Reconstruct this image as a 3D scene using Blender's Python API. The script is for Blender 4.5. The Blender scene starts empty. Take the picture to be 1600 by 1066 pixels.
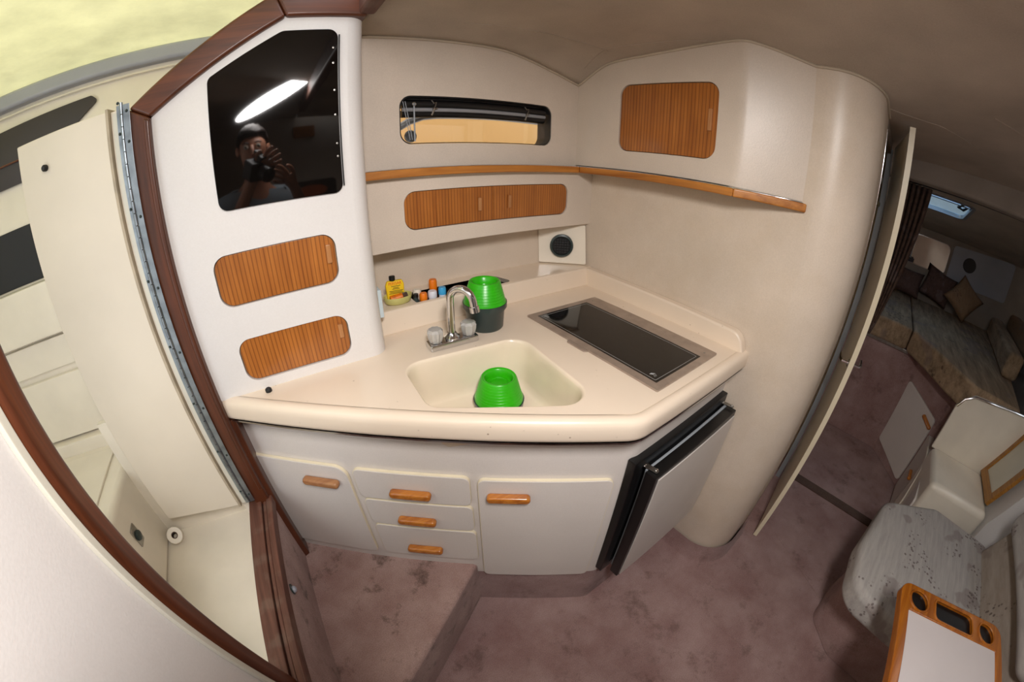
import bpy, bmesh, math, random
from mathutils import Vector, Matrix

random.seed(7)
sc = bpy.context.scene
COL = sc.collection

# ------------------------------------------------------------------ camera (fisheye lens of the photograph)
F_PX, K3, PITCH, ROLL, AZ = 586.0, -0.03, 27.8, 0.9, 35.3
EYE = Vector((0.0, 0.0, 1.52))


def camera_axes():
    p, r, a = math.radians(PITCH), math.radians(ROLL), math.radians(AZ)
    up = Vector((math.sin(r) * math.cos(p), math.cos(r) * math.cos(p), math.sin(p)))
    fw = Vector((0, 0, -1)); fw = (fw - up * fw.dot(up)).normalized()
    rt = fw.cross(up)
    return rt * math.cos(a) + fw * math.sin(a), -rt * math.sin(a) + fw * math.cos(a), up


ax, ay, az = camera_axes()
cam = bpy.data.cameras.new('camera')
cam.type = 'PANO'
cam.sensor_fit = 'HORIZONTAL'
cam.sensor_width = 36.0
cam.sensor_height = 36.0 * 1066 / 1600
F_MM = F_PX * 36.0 / 1600
cam.panorama_type = 'FISHEYE_LENS_POLYNOMIAL'
cam.fisheye_fov = math.radians(200)
cam.fisheye_polynomial_k0 = 0.0
cam.fisheye_polynomial_k1 = -1.0 / F_MM
cam.fisheye_polynomial_k2 = 0.0
cam.fisheye_polynomial_k3 = -K3 / F_MM ** 3
cam.fisheye_polynomial_k4 = 0.0
cam.clip_start = 0.01
cam_o = bpy.data.objects.new('camera', cam)
COL.objects.link(cam_o)
cam_o.matrix_world = Matrix(((ax.x, ax.y, ax.z, EYE.x), (ay.x, ay.y, ay.z, EYE.y),
                             (az.x, az.y, az.z, EYE.z), (0, 0, 0, 1)))
sc.camera = cam_o

# ------------------------------------------------------------------ daylight and exposure
world = bpy.data.worlds.new('overcast_sky'); sc.world = world
world.use_nodes = True
bg = world.node_tree.nodes['Background']
bg.inputs[0].default_value = (0.88, 0.94, 1.0, 1)
bg.inputs[1].default_value = 2.5


def area_light(name, loc, target, size, size_y, power, color, shape='RECTANGLE', spread=math.pi):
    l = bpy.data.lights.new(name, 'AREA')
    l.shape = shape; l.size = size; l.energy = power; l.color = color; l.spread = spread
    if shape in ('RECTANGLE', 'ELLIPSE'):
        l.size_y = size_y
    o = bpy.data.objects.new(name, l); COL.objects.link(o)
    o.location = loc
    o.rotation_euler = (Vector(target) - Vector(loc)).to_track_quat('-Z', 'Y').to_euler()
    return o


# the bright patch of flash light under the cabin ceiling behind the camera, where the photo's black glass mirrors it
fl_ = area_light('ceiling_flash_bounce_offscreen', (0.035, -0.195, 1.902), (0.16, -0.12, 0.0), 0.46, 0.14, 22.5, (1.0, 0.965, 0.94), 'ELLIPSE')
fz_ = Vector((-0.20, -0.26, 0.94)).normalized()          # the patch faces down and towards the galley
fx_ = Vector((0.82, 0.57, 0.0)); fx_ = (fx_ - fz_ * fx_.dot(fz_)).normalized()
fl_.rotation_euler = Matrix((fx_, fz_.cross(fx_), fz_)).transposed().to_euler()

vs = sc.view_settings
vs.view_transform = 'Standard'
vs.look = 'None'
vs.gamma = 1.0
vs.use_curve_mapping = False
vs.exposure = 0.0
sc.cycles.max_bounces = 8
sc.cycles.diffuse_bounces = 4
sc.cycles.caustics_reflective = False
sc.cycles.caustics_refractive = False


# ------------------------------------------------------------------ materials
def lin(c):
    if isinstance(c, str):
        c = [int(c[i:i + 2], 16) / 255 for i in (0, 2, 4)]
    return tuple((x / 12.92 if x <= 0.04045 else ((x + 0.055) / 1.055) ** 2.4) for x in c) + (1.0,)


def nmat(name):
    m = bpy.data.materials.new(name); m.use_nodes = True
    nt = m.node_tree
    return m, nt, nt.nodes['Principled BSDF']


def node(nt, kind, **kw):
    n = nt.nodes.new(kind)
    for k, v in kw.items():
        if k.startswith('i_'):
            key = k[2:]
            n.inputs[int(key) if key.isdigit() else key.replace('_', ' ')].default_value = v
        else:
            setattr(n, k, v)
    return n


def coords(nt, scale=(1, 1, 1), rot=(0, 0, 0)):
    tc = node(nt, 'ShaderNodeTexCoord')
    mp = node(nt, 'ShaderNodeMapping')
    mp.inputs['Scale'].default_value = scale
    mp.inputs['Rotation'].default_value = rot
    nt.links.new(tc.outputs['Object'], mp.inputs['Vector'])
    return mp.outputs['Vector']


def ramp(nt, fac, stops):
    r = node(nt, 'ShaderNodeValToRGB')
    while len(r.color_ramp.elements) < len(stops):
        r.color_ramp.elements.new(0.5)
    for e, (p, c) in zip(r.color_ramp.elements, stops):
        e.position = p; e.color = c
    nt.links.new(fac, r.inputs['Fac'])
    return r.outputs['Color']


def mixc(nt, fac, a, b, mode='MIX'):
    m = node(nt, 'ShaderNodeMix', data_type='RGBA', blend_type=mode)
    for sock, v in ((m.inputs[0], fac), (m.inputs[6], a), (m.inputs[7], b)):
        if hasattr(v, 'links'):
            nt.links.new(v, sock)
        else:
            sock.default_value = v
    return m.outputs[2]


def bump(nt, bsdf, height, strength, dist=0.002):
    b = node(nt, 'ShaderNodeBump')
    b.inputs['Strength'].default_value = strength
    b.inputs['Distance'].default_value = dist
    nt.links.new(height, b.inputs['Height'])
    nt.links.new(b.outputs['Normal'], bsdf.inputs['Normal'])


def plain(name, col, rough=0.5, metal=0.0, var=0.06, vscale=6.0, grain=0.0, gscale=400.0, coat=0.0, spec=0.5):
    m, nt, b = nmat(name)
    c = lin(col)
    n = node(nt, 'ShaderNodeTexNoise', i_Scale=vscale, i_Detail=5.0)
    nt.links.new(coords(nt), n.inputs['Vector'])
    dark = tuple(x * (1 - var * 2) for x in c[:3]) + (1,)
    lite = tuple(min(1, x * (1 + var)) for x in c[:3]) + (1,)
    nt.links.new(ramp(nt, n.outputs['Fac'], [(0.3, dark), (0.7, lite)]), b.inputs['Base Color'])
    b.inputs['Roughness'].default_value = rough
    b.inputs['Metallic'].default_value = metal
    b.inputs['Coat Weight'].default_value = coat
    b.inputs['Specular IOR Level'].default_value = spec
    if grain:
        g = node(nt, 'ShaderNodeTexNoise', i_Scale=gscale, i_Detail=2.0)
        nt.links.new(coords(nt), g.inputs['Vector'])
        bump(nt, b, g.outputs['Fac'], grain)
    return m


def wood(name, dark, lite, axis='Z', rough=0.35, coat=0.3, stripe=0.0, stripes_along='X', wear=0.0):
    """Teak with the grain running along one axis; stripe > 0 adds the straight strips of the veneered doors."""
    m, nt, b = nmat(name)
    s = {'X': (3, 60, 60), 'Y': (60, 3, 60), 'Z': (60, 60, 3)}[axis]
    n = node(nt, 'ShaderNodeTexNoise', i_Scale=1.0, i_Detail=8.0, i_Roughness=0.65, i_Distortion=0.6)
    nt.links.new(coords(nt, s), n.inputs['Vector'])
    n2 = node(nt, 'ShaderNodeTexNoise', i_Scale=9.0, i_Detail=3.0)
    nt.links.new(coords(nt), n2.inputs['Vector'])
    col = ramp(nt, n.outputs['Fac'], [(0.32, lin(dark)), (0.66, lin(lite))])
    h = n.outputs['Fac']
    if stripe:
        w = node(nt, 'ShaderNodeTexWave', wave_type='BANDS', bands_direction=stripes_along, wave_profile='SIN')
        w.inputs['Scale'].default_value = stripe
        w.inputs['Distortion'].default_value = 0.5
        w.inputs['Detail'].default_value = 2.0
        w.inputs['Detail Scale'].default_value = 1.5
        nt.links.new(coords(nt, (1, 1, 0.12)), w.inputs['Vector'])
        dk = ramp(nt, w.outputs['Fac'], [(0.02, (0.40, 0.32, 0.26, 1)), (0.30, (1, 1, 1, 1))])
        col = mixc(nt, 0.7, col, dk, 'MULTIPLY')
    v = ramp(nt, n2.outputs['Fac'], [(0.3, (0.82, 0.8, 0.78, 1)), (0.7, (1.0, 1.0, 1.0, 1))])
    col = mixc(nt, 0.8, col, v, 'MULTIPLY')
    if wear:
        n3 = node(nt, 'ShaderNodeTexNoise', i_Scale=14.0, i_Detail=6.0)
        nt.links.new(coords(nt), n3.inputs['Vector'])
        f = ramp(nt, n3.outputs['Fac'], [(0.5, (0, 0, 0, 1)), (0.62, (wear, wear, wear, 1))])
        col = mixc(nt, f, col, lin('8d7f70'))
    nt.links.new(col, b.inputs['Base Color'])
    b.inputs['Roughness'].default_value = rough
    b.inputs['Coat Weight'].default_value = coat
    b.inputs['Coat Roughness'].default_value = 0.15
    bump(nt, b, h, 0.15, 0.001)
    return m


def vinyl(name, col, var=0.05, rough=0.42, stain=0.0, fine_lo=0.91):
    """Padded fabric-backed wall covering with a fine weave."""
    m, nt, b = nmat(name)
    c = lin(col)
    n = node(nt, 'ShaderNodeTexNoise', i_Scale=5.0, i_Detail=6.0)
    nt.links.new(coords(nt), n.inputs['Vector'])
    f = node(nt, 'ShaderNodeTexNoise', i_Scale=260.0, i_Detail=2.0)
    nt.links.new(coords(nt), f.inputs['Vector'])
    lo = tuple(x * (1 - var * 2) for x in c[:3]) + (1,)
    hi = tuple(min(1, x * (1 + var)) for x in c[:3]) + (1,)
    col1 = ramp(nt, n.outputs['Fac'], [(0.3, lo), (0.7, hi)])
    fine = ramp(nt, f.outputs['Fac'], [(0.3, (fine_lo, fine_lo * 0.995, fine_lo * 0.99, 1)), (0.7, (1, 1, 1, 1))])
    col1 = mixc(nt, 0.8, col1, fine, 'MULTIPLY')
    if stain:
        s = node(nt, 'ShaderNodeTexNoise', i_Scale=3.0, i_Detail=7.0, i_Roughness=0.7)
        nt.links.new(coords(nt), s.inputs['Vector'])
        sf = ramp(nt, s.outputs['Fac'], [(0.5, (0, 0, 0, 1)), (0.75, (stain, stain, stain, 1))])
        col1 = mixc(nt, sf, col1, lin('b79c74'))
    nt.links.new(col1, b.inputs['Base Color'])
    b.inputs['Roughness'].default_value = rough
    b.inputs['Specular IOR Level'].default_value = 0.5
    bump(nt, b, f.outputs['Fac'], 0.16, 0.0012)
    return m


def carpet(name, c1, c2, stain=0.5, sscale=7.0, stain_col='3c2a24', thr=0.56):
    m, nt, b = nmat(name)
    n = node(nt, 'ShaderNodeTexNoise', i_Scale=4.0, i_Detail=8.0, i_Roughness=0.65)
    nt.links.new(coords(nt), n.inputs['Vector'])
    p = node(nt, 'ShaderNodeTexNoise', i_Scale=330.0, i_Detail=3.0)
    nt.links.new(coords(nt), p.inputs['Vector'])
    col = ramp(nt, n.outputs['Fac'], [(0.32, lin(c1)), (0.68, lin(c2))])
    pile = ramp(nt, p.outputs['Fac'], [(0.3, (0.62, 0.6, 0.6, 1)), (0.65, (1, 1, 1, 1))])
    col = mixc(nt, 0.85, col, pile, 'MULTIPLY')
    s = node(nt, 'ShaderNodeTexNoise', i_Scale=sscale, i_Detail=9.0, i_Roughness=0.72)
    nt.links.new(coords(nt, (1, 1, 1), (0.2, 0.1, 0.7)), s.inputs['Vector'])
    sf = ramp(nt, s.outputs['Fac'], [(thr, (0, 0, 0, 1)), (thr + 0.12, (stain, stain, stain, 1))])
    col = mixc(nt, sf, col, lin(stain_col))
    nt.links.new(col, b.inputs['Base Color'])
    b.inputs['Roughness'].default_value = 0.95
    b.inputs['Specular IOR Level'].default_value = 0.1
    b.inputs['Sheen Weight'].default_value = 0.15
    bump(nt, b, p.outputs['Fac'], 0.8, 0.004)
    return m


def speckled(name, col, rough, spot_col, amount=0.5):
    """Gelcoat with a few dirt specks."""
    m, nt, b = nmat(name)
    c = lin(col)
    n = node(nt, 'ShaderNodeTexNoise', i_Scale=4.0, i_Detail=5.0)
    nt.links.new(coords(nt), n.inputs['Vector'])
    col1 = ramp(nt, n.outputs['Fac'], [(0.3, tuple(x * 0.93 for x in c[:3]) + (1,)), (0.7, c)])
    v = node(nt, 'ShaderNodeTexVoronoi', i_Scale=38.0)
    nt.links.new(coords(nt), v.inputs['Vector'])
    f1 = ramp(nt, v.outputs['Distance'], [(0.05, (1, 1, 1, 1)), (0.11, (0, 0, 0, 1))])
    n3 = node(nt, 'ShaderNodeTexNoise', i_Scale=9.0, i_Detail=3.0)
    nt.links.new(coords(nt), n3.inputs['Vector'])
    f2 = ramp(nt, n3.outputs['Fac'], [(0.55, (0, 0, 0, 1)), (0.66, (amount, amount, amount, 1))])
    f = mixc(nt, 1.0, f1, f2, 'MULTIPLY')
    col1 = mixc(nt, f, col1, lin(spot_col))
    nt.links.new(col1, b.inputs['Base Color'])
    b.inputs['Roughness'].default_value = rough
    b.inputs['Coat Weight'].default_value = 0.15
    b.inputs['Coat Roughness'].default_value = 0.12
    return m


def upholstery(name, base, spots, streak, scale=1.0):
    m, nt, b = nmat(name)
    n = node(nt, 'ShaderNodeTexNoise', i_Scale=1.0, i_Detail=6.0, i_Roughness=0.7)
    nt.links.new(coords(nt, (6 * scale, 50 * scale, 30 * scale), (0, 0, 0.5)), n.inputs['Vector'])
    col = ramp(nt, n.outputs['Fac'], [(0.35, lin(base)), (0.7, lin(streak))])
    v = node(nt, 'ShaderNodeTexVoronoi', i_Scale=55.0 * scale)
    nt.links.new(coords(nt), v.inputs['Vector'])
    f1 = ramp(nt, v.outputs['Distance'], [(0.25, (1, 1, 1, 1)), (0.36, (0, 0, 0, 1))])
    k = node(nt, 'ShaderNodeTexNoise', i_Scale=7.5 * scale, i_Detail=2.0)
    nt.links.new(coords(nt), k.inputs['Vector'])
    f2 = ramp(nt, k.outputs['Fac'], [(0.56, (0, 0, 0, 1)), (0.6, (0.75, 0.75, 0.75, 1))])
    f3 = ramp(nt, k.outputs['Color'], [(0.57, (0, 0, 0, 1)), (0.60, (0.45, 0.45, 0.45, 1))])
    col = mixc(nt, f3, col, lin('7a6a66'))
    col = mixc(nt, mixc(nt, 1.0, f1, f2, 'MULTIPLY'), col, lin(spots))
    nt.links.new(col, b.inputs['Base Color'])
    b.inputs['Roughness'].default_value = 0.9
    w = node(nt, 'ShaderNodeTexNoise', i_Scale=420.0, i_Detail=2.0)
    nt.links.new(coords(nt), w.inputs['Vector'])
    bump(nt, b, w.outputs['Fac'], 0.5, 0.002)
    return m


def glass(name, col=(1, 1, 1), rough=0.02, alpha_mix=0.9):
    """Thin clear pane: mostly transparent with a glossy surface."""
    m, nt, b = nmat(name)
    out = nt.nodes['Material Output']
    t = node(nt, 'ShaderNodeBsdfTransparent'); t.inputs[0].default_value = tuple(col) + (1,)
    g = node(nt, 'ShaderNodeBsdfGlossy'); g.inputs['Roughness'].default_value = rough
    mx = node(nt, 'ShaderNodeMixShader')
    mx.inputs[0].default_value = 0.06
    nt.links.new(t.outputs[0], mx.inputs[1]); nt.links.new(g.outputs[0], mx.inputs[2])
    nt.links.new(mx.outputs[0], out.inputs['Surface'])
    return m


def translucent(name, col, amount=0.6, rough=0.12):
    m, nt, b = nmat(name)
    out = nt.nodes['Material Output']
    n = node(nt, 'ShaderNodeTexNoise', i_Scale=5.0, i_Detail=8.0, i_Roughness=0.7)
    nt.links.new(coords(nt), n.inputs['Vector'])
    c = lin(col)
    cc = ramp(nt, n.outputs['Fac'], [(0.3, tuple(x * 0.8 for x in c[:3]) + (1,)), (0.65, c)])
    tr = node(nt, 'ShaderNodeBsdfTranslucent')
    nt.links.new(cc, tr.inputs[0]); nt.links.new(cc, b.inputs['Base Color'])
    b.inputs['Roughness'].default_value = rough
    mx = node(nt, 'ShaderNodeMixShader'); mx.inputs[0].default_value = amount
    nt.links.new(b.outputs[0], mx.inputs[1]); nt.links.new(tr.outputs[0], mx.inputs[2])
    nt.links.new(mx.outputs[0], out.inputs['Surface'])
    return m


MT = {
    'vinyl': vinyl('cream_vinyl', 'd8cabb', 0.04, rough=0.36, stain=0.0),
    'vinyl_wall': vinyl('cream_vinyl_wall', 'd8c9b8', 0.04, rough=0.36, stain=0.22),
    'tower': vinyl('white_vinyl', 'dedad7', 0.012, rough=0.36, fine_lo=0.965),
    'laminate': vinyl('white_laminate', 'd9d1cb', 0.02, rough=0.4, fine_lo=0.95),
    'cream_edge': plain('cream_edge', 'e8dcc0', 0.35, var=0.03),
    'gelcoat': speckled('cream_gelcoat', 'e8d7c3', 0.26, '6a4a30', 0.7),
    'gelcoat_plain': plain('sink_gelcoat', 'ecdcc6', 0.25, var=0.04, coat=0.2),
    'white_gel': plain('white_gelcoat', 'ebe2d2', 0.22, var=0.04, coat=0.3),
    'door_white': plain('door_cream', 'ddd2c0', 0.35, var=0.05, vscale=2.5, grain=0.05),
    'bulk_white': vinyl('near_wall_white', 'dedad7', 0.02, fine_lo=0.95),
    'ceiling': vinyl('taupe_headliner', 'beb0a1', 0.08, rough=0.95),
    'beam': vinyl('beam_fabric', '9d9186', 0.06, rough=0.9),
    'piping': plain('cream_piping', 'bfb19d', 0.5),
    'carpet': carpet('mauve_carpet', '9b7874', 'bea19c', 0.45, 7.0, '4a352e', 0.55),
    'carpet_step': carpet('mauve_carpet_step', '9d7a73', 'c4a79f', 0.7, 10.0, '47382f', 0.55),
    'stain': carpet('stained_carpet', '503a30', '6d554a', 0.5, 12.0),
    'teak_door_x': wood('teak_door_veneer', '9c5a20', 'b6702e', 'Z', 0.36, 0.25, 30.0, 'X'),
    'teak_door_y': wood('teak_door_veneer_side', '9c5a20', 'b6702e', 'Z', 0.36, 0.25, 26.0, 'Y'),
    'teak_z': wood('teak_post', '3f1d0c', '623016', 'Z', 0.4, 0.2),
    'teak_x': wood('teak_rail', '45200e', '683418', 'X', 0.4, 0.2),
    'teak_y': wood('teak_sill', '4d2b20', '70483a', 'Y', 0.6, 0.0, wear=0.18),
    'trim_x': wood('shelf_teak', '9a5a1e', 'c58238', 'X', 0.4, 0.2),
    'trim_y': wood('shelf_teak_side', '9a5a1e', 'c58238', 'Y', 0.4, 0.2),
    'handle': wood('handle_teak', '9c5217', 'd08430', 'X', 0.22, 0.6),
    'handle_worn': wood('worn_handle_teak', '9a6440', 'bd8a5c', 'X', 0.4, 0.2),
    'pull': wood('door_pull_teak', 'a3693a', 'c08a58', 'Z', 0.35, 0.2),
    'table_teak': wood('table_teak', '8a470e', 'b56c1a', 'X', 0.25, 0.5),
    'chrome': plain('chrome', 'd8d8da', 0.12, 1.0, var=0.03),
    'steel': plain('brushed_steel', 'a9a6a0', 0.32, 1.0, var=0.12, vscale=40),
    'hinge_steel': plain('hinge_steel', '9aa3aa', 0.35, 1.0, var=0.15, vscale=30),
    'cook_frame': plain('cooktop_steel', 'ab9c90', 0.4, 0.55, var=0.08, vscale=30),
    'black_glass': plain('black_glass', '0a0807', 0.035, var=0.0, spec=0.6),
    'cook_glass': plain('cooktop_glass', '100d0c', 0.06, var=0.25, vscale=60, spec=0.4),
    'black': plain('black_plastic', '0d0d0e', 0.35),
    'black_soft': plain('black_rubber', '141416', 0.6),
    'grey_line': plain('cooktop_print', '8b8a88', 0.4),
    'gasket': plain('grey_gasket', '9aa0a6', 0.45),
    'fridge_panel': plain('fridge_panel', 'cfc8c2', 0.35, var=0.03),
    'green': plain('green_plastic', '2fb00c', 0.3, var=0.08, vscale=20, spec=0.5),
    'smoke': plain('dark_grey_plastic', '2f3b3a', 0.28, var=0.08),
    'acrylic': None,
    'dish': plain('pale_green_ceramic', 'c9c47a', 0.3, var=0.05),
    'yellow': plain('yellow_label', 'f2c80c', 0.45, var=0.03),
    'orange': plain('orange_plastic', 'ef7d0c', 0.4, var=0.05),
    'orange_label': plain('orange_label', 'e8790c', 0.45, var=0.2, vscale=60),
    'red_print': plain('red_print', 'd8360a', 0.5),
    'dark_print': plain('dark_print', '3b3208', 0.5),
    'blue': plain('blue_plastic', '3fa6dc', 0.35),
    'cap_white': plain('white_cap', 'e6e6ee', 0.4),
    'cap_cream': plain('cream_cap', 'e6dccb', 0.4),
    'switch': plain('pale_blue_plastic', 'cddbe0', 0.4),
    'tan': plain('tan_boards', 'cf9f62', 0.8, var=0.03, vscale=2.0),
    'grey_rail': plain('grey_paint', '8f8f92', 0.4),
    'grey_coaming': plain('grey_vinyl', 'a2a4ae', 0.4, var=0.04),
    'brown_window': plain('brown_tinted', '2c211d', 0.35, var=0.1),
    'yellowed': translucent('yellowed_acrylic', 'eeeacb', 0.72),
    'seat': upholstery('grey_tapestry', 'a29c98', '5b4b4a', 'b9b4ae', 1.0),
    'seat_back': upholstery('taupe_tapestry', '96897c', '55443f', 'aa9e92', 1.0),
    'berth': upholstery('berth_tapestry', '7a6650', '4a3a32', 'b59a7c', 0.5),
    'pillow': upholstery('brown_tapestry', '86684c', '5a4030', '98795b', 1.2),
    'pillow_dark': upholstery('burgundy_tapestry', '563f38', '32221f', '6b5148', 1.2),
    'curtain': upholstery('dark_curtain', '47342c', '2a1c1a', '6a5345', 1.0),
    'mirror': plain('mirror', 'f0f0f0', 0.02, 1.0, var=0.0),
    'towel': plain('white_towel', 'd9d6cb', 0.9, grain=0.6, gscale=200),
    'khaki': plain('khaki_lining', 'b3a98c', 0.6),
    'speaker': plain('speaker_grey', '3a3432', 0.6),
    'door_edge': plain('grubby_edge', 'b3a48d', 0.5, var=0.12, vscale=20),
    'panel_pale': plain('pale_panel', 'd3cfc0', 0.4, var=0.03),
    'table_top': plain('table_laminate', 'cdc4c2', 0.35, var=0.02),
    'skin': plain('skin', 'b98268', 0.5, var=0.05),
    'hair': plain('dark_hair', '241812', 0.6),
    'shirt': plain('grey_shirt', '7b8790', 0.85, var=0.05),
    'jeans': plain('dark_trousers', '23262e', 0.9),
    'sign_orange': plain('orange_sign', 'd9641e', 0.5),
    'gold_wood': wood('gold_wood_frame', '8f5a1c', 'b9802f', 'X', 0.35, 0.3),
}


def acrylic():
    m, nt, b = nmat('clear_acrylic')
    b.inputs['Base Color'].default_value = (0.95, 0.93, 0.9, 1)
    b.inputs['Transmission Weight'].default_value = 0.6
    b.inputs['Roughness'].default_value = 0.12
    b.inputs['IOR'].default_value = 1.45
    return m


MT['acrylic'] = acrylic()
MT['pane'] = glass('window_glass', (0.95, 0.95, 0.93))
MT['pane_blue'] = glass('hatch_glass', (0.66, 0.84, 1.0))


# ------------------------------------------------------------------ mesh helpers
class Frame:
    """A plane in the room: origin, two axes, and the normal towards the viewer."""

    def __init__(s, o, u, v, n):
        s.o, s.u, s.v, s.n = Vector(o), Vector(u).normalized(), Vector(v).normalized(), Vector(n).normalized()

    def p(s, a, b, c=0.0):
        return s.o + s.u * a + s.v * b + s.n * c


FX = Frame((0, 0, 0), (1, 0, 0), (0, 1, 0), (0, 0, 1))      # plan


def rrect(u0, u1, v0, v1, r, seg=6):
    pts = []
    for (cx, cy, a0) in ((u1 - r, v1 - r, 0), (u0 + r, v1 - r, 90), (u0 + r, v0 + r, 180), (u1 - r, v0 + r, 270)):
        for k in range(seg + 1):
            a = math.radians(a0 + 90 * k / seg)
            pts.append((cx + r * math.cos(a), cy + r * math.sin(a)))
    return pts


def rpoly(pts, radii, seg=6):
    """Polygon with rounded corners."""
    out = []
    n = len(pts)
    for i in range(n):
        p = Vector(pts[i][:2]); a = Vector(pts[i - 1][:2]); b = Vector(pts[(i + 1) % n][:2])
        r = radii[i] if isinstance(radii, (list, tuple)) else radii
        if r <= 0:
            out.append((p.x, p.y)); continue
        da, db = (a - p), (b - p)
        la, lb = da.length, db.length
        da.normalize(); db.normalize()
        ang = math.acos(max(-1, min(1, da.dot(db))))
        t = min(r / math.tan(ang / 2), la * 0.49, lb * 0.49)
        rr = t * math.tan(ang / 2)
        c = p + (da + db).normalized() * (rr / math.sin(ang / 2))
        s, e = p + da * t - c, p + db * t - c
        a0 = math.atan2(s.y, s.x); a1 = math.atan2(e.y, e.x)
        d = (a1 - a0 + math.pi) % (2 * math.pi) - math.pi
        for k in range(seg + 1):
            q = a0 + d * k / seg
            out.append((c.x + rr * math.cos(q), c.y + rr * math.sin(q)))
    return out


def ngon(c, r, n=24, rx=None, a0=0.0):
    return [(c[0] + (rx or r) * math.cos(a0 + 2 * math.pi * k / n), c[1] + r * math.sin(a0 + 2 * math.pi * k / n)) for k in range(n)]


def prism(bm, fr, pts, n0, n1):
    a = [bm.verts.new(fr.p(x, y, n0)) for x, y in pts]
    b = [bm.verts.new(fr.p(x, y, n1)) for x, y in pts]
    bm.faces.new(a); bm.faces.new(b[::-1])
    for i in range(len(pts)):
        j = (i + 1) % len(pts)
        bm.faces.new((a[i], b[i], b[j], a[j]))


def plate(bm, fr, outer, holes, n0, n1):
    """Flat board with openings cut through it."""
    for nn in (n0, n1):
        edges = []
        for loop in [outer] + holes:
            vs_ = [bm.verts.new(fr.p(x, y, nn)) for x, y in loop]
            for i in range(len(vs_)):
                edges.append(bm.edges.new((vs_[i], vs_[(i + 1) % len(vs_)])))
        bmesh.ops.triangle_fill(bm, use_beauty=True, use_dissolve=False, edges=edges, normal=fr.n)
    for loop in [outer] + holes:
        for i in range(len(loop)):
            j = (i + 1) % len(loop)
            q = [bm.verts.new(fr.p(*loop[i], n0)), bm.verts.new(fr.p(*loop[j], n0)),
                 bm.verts.new(fr.p(*loop[j], n1)), bm.verts.new(fr.p(*loop[i], n1))]
            bm.faces.new(q)
    bmesh.ops.remove_doubles(bm, verts=bm.verts, dist=1e-6)


def box(bm, lo, hi):
    prism(bm, FX, [(lo[0], lo[1]), (hi[0], lo[1]), (hi[0], hi[1]), (lo[0], hi[1])], lo[2], hi[2])


def strip(bm, pts, z0, z1, zf0=None, zf1=None):
    """Vertical sheet along a plan path."""
    a = [bm.verts.new((x, y, zf0(x, y) if zf0 else z0)) for x, y in pts]
    b = [bm.verts.new((x, y, zf1(x, y) if zf1 else z1)) for x, y in pts]
    for i in range(len(pts) - 1):
        bm.faces.new((a[i], a[i + 1], b[i + 1], b[i]))


def tube(bm, pts, r, seg=8, closed=False, caps=True, squash=None):
    pts = [Vector(p) for p in pts]
    n = len(pts)
    rings = []
    up = None
    for i in range(n):
        if closed:
            d = pts[(i + 1) % n] - pts[i - 1]
        else:
            d = pts[min(i + 1, n - 1)] - pts[max(i - 1, 0)]
        d.normalize()
        if up is None:
            up = Vector((0, 0, 1)) if abs(d.z) < 0.9 else Vector((1, 0, 0))
        up = (up - d * up.dot(d))
        if up.length < 1e-5:
            up = Vector((1, 0, 0)) - d * d.x
        up.normalize()
        s = d.cross(up)
        rr = r[i] if isinstance(r, (list, tuple)) else r
        ring = []
        for k in range(seg):
            a = 2 * math.pi * k / seg
            q = s * math.cos(a) * rr + up * math.sin(a) * rr * (squash or 1)
            ring.append(bm.verts.new(pts[i] + q))
        rings.append(ring)
    m = n if closed else n - 1
    for i in range(m):
        A, B = rings[i], rings[(i + 1) % n]
        for k in range(seg):
            l = (k + 1) % seg
            bm.faces.new((A[k], A[l], B[l], B[k]))
    if caps and not closed:
        bm.faces.new(rings[0][::-1]); bm.faces.new(rings[-1])


def lathe(bm, o, prof, seg=32, axis=(0, 0, 1), flute=0.0, nflute=8):
    axis = Vector(axis).normalized()
    u = axis.orthogonal().normalized(); w = axis.cross(u)
    o = Vector(o)
    rings = []
    for r, h in prof:
        if r < 1e-6:
            rings.append([bm.verts.new(o + axis * h)]); continue
        ring = []
        for k in range(seg):
            a = 2 * math.pi * k / seg
            rr = r * (1 + flute * math.cos(nflute * a))
            ring.append(bm.verts.new(o + axis * h + u * math.cos(a) * rr + w * math.sin(a) * rr))
        rings.append(ring)
    for A, B in zip(rings, rings[1:]):
        for k in range(seg):
            l = (k + 1) % seg
            if len(A) == 1 and len(B) == 1:
                continue
            if len(A) == 1:
                bm.faces.new((A[0], B[l], B[k]))
            elif len(B) == 1:
                bm.faces.new((A[k], A[l], B[0]))
            else:
                bm.faces.new((A[k], A[l], B[l], B[k]))


def pillow_mesh(bm, fr, w, h, t, n=14, puff=0.42, pinch=0.10):
    """Soft square cushion centred on the frame's origin."""
    for side in (1, -1):
        g = {}
        for i in range(n + 1):
            for j in range(n + 1):
                a, b = -1 + 2 * i / n, -1 + 2 * j / n
                k = max(0.0, (1 - a * a) * (1 - b * b)) ** puff
                sx = 1 - pinch * (1 - b * b) * 0 - pinch * (b * b - 0) * 0
                x = a * (w / 2) * (1 - pinch * (1 - b * b)); y = b * (h / 2) * (1 - pinch * (1 - a * a))
                g[i, j] = bm.verts.new(fr.p(x, y, side * t / 2 * k))
        for i in range(n):
            for j in range(n):
                f = (g[i, j], g[i + 1, j], g[i + 1, j + 1], g[i, j + 1])
                bm.faces.new(f if side > 0 else f[::-1])
    bmesh.ops.remove_doubles(bm, verts=bm.verts, dist=1e-5)


def new():
    return bmesh.new()


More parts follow.
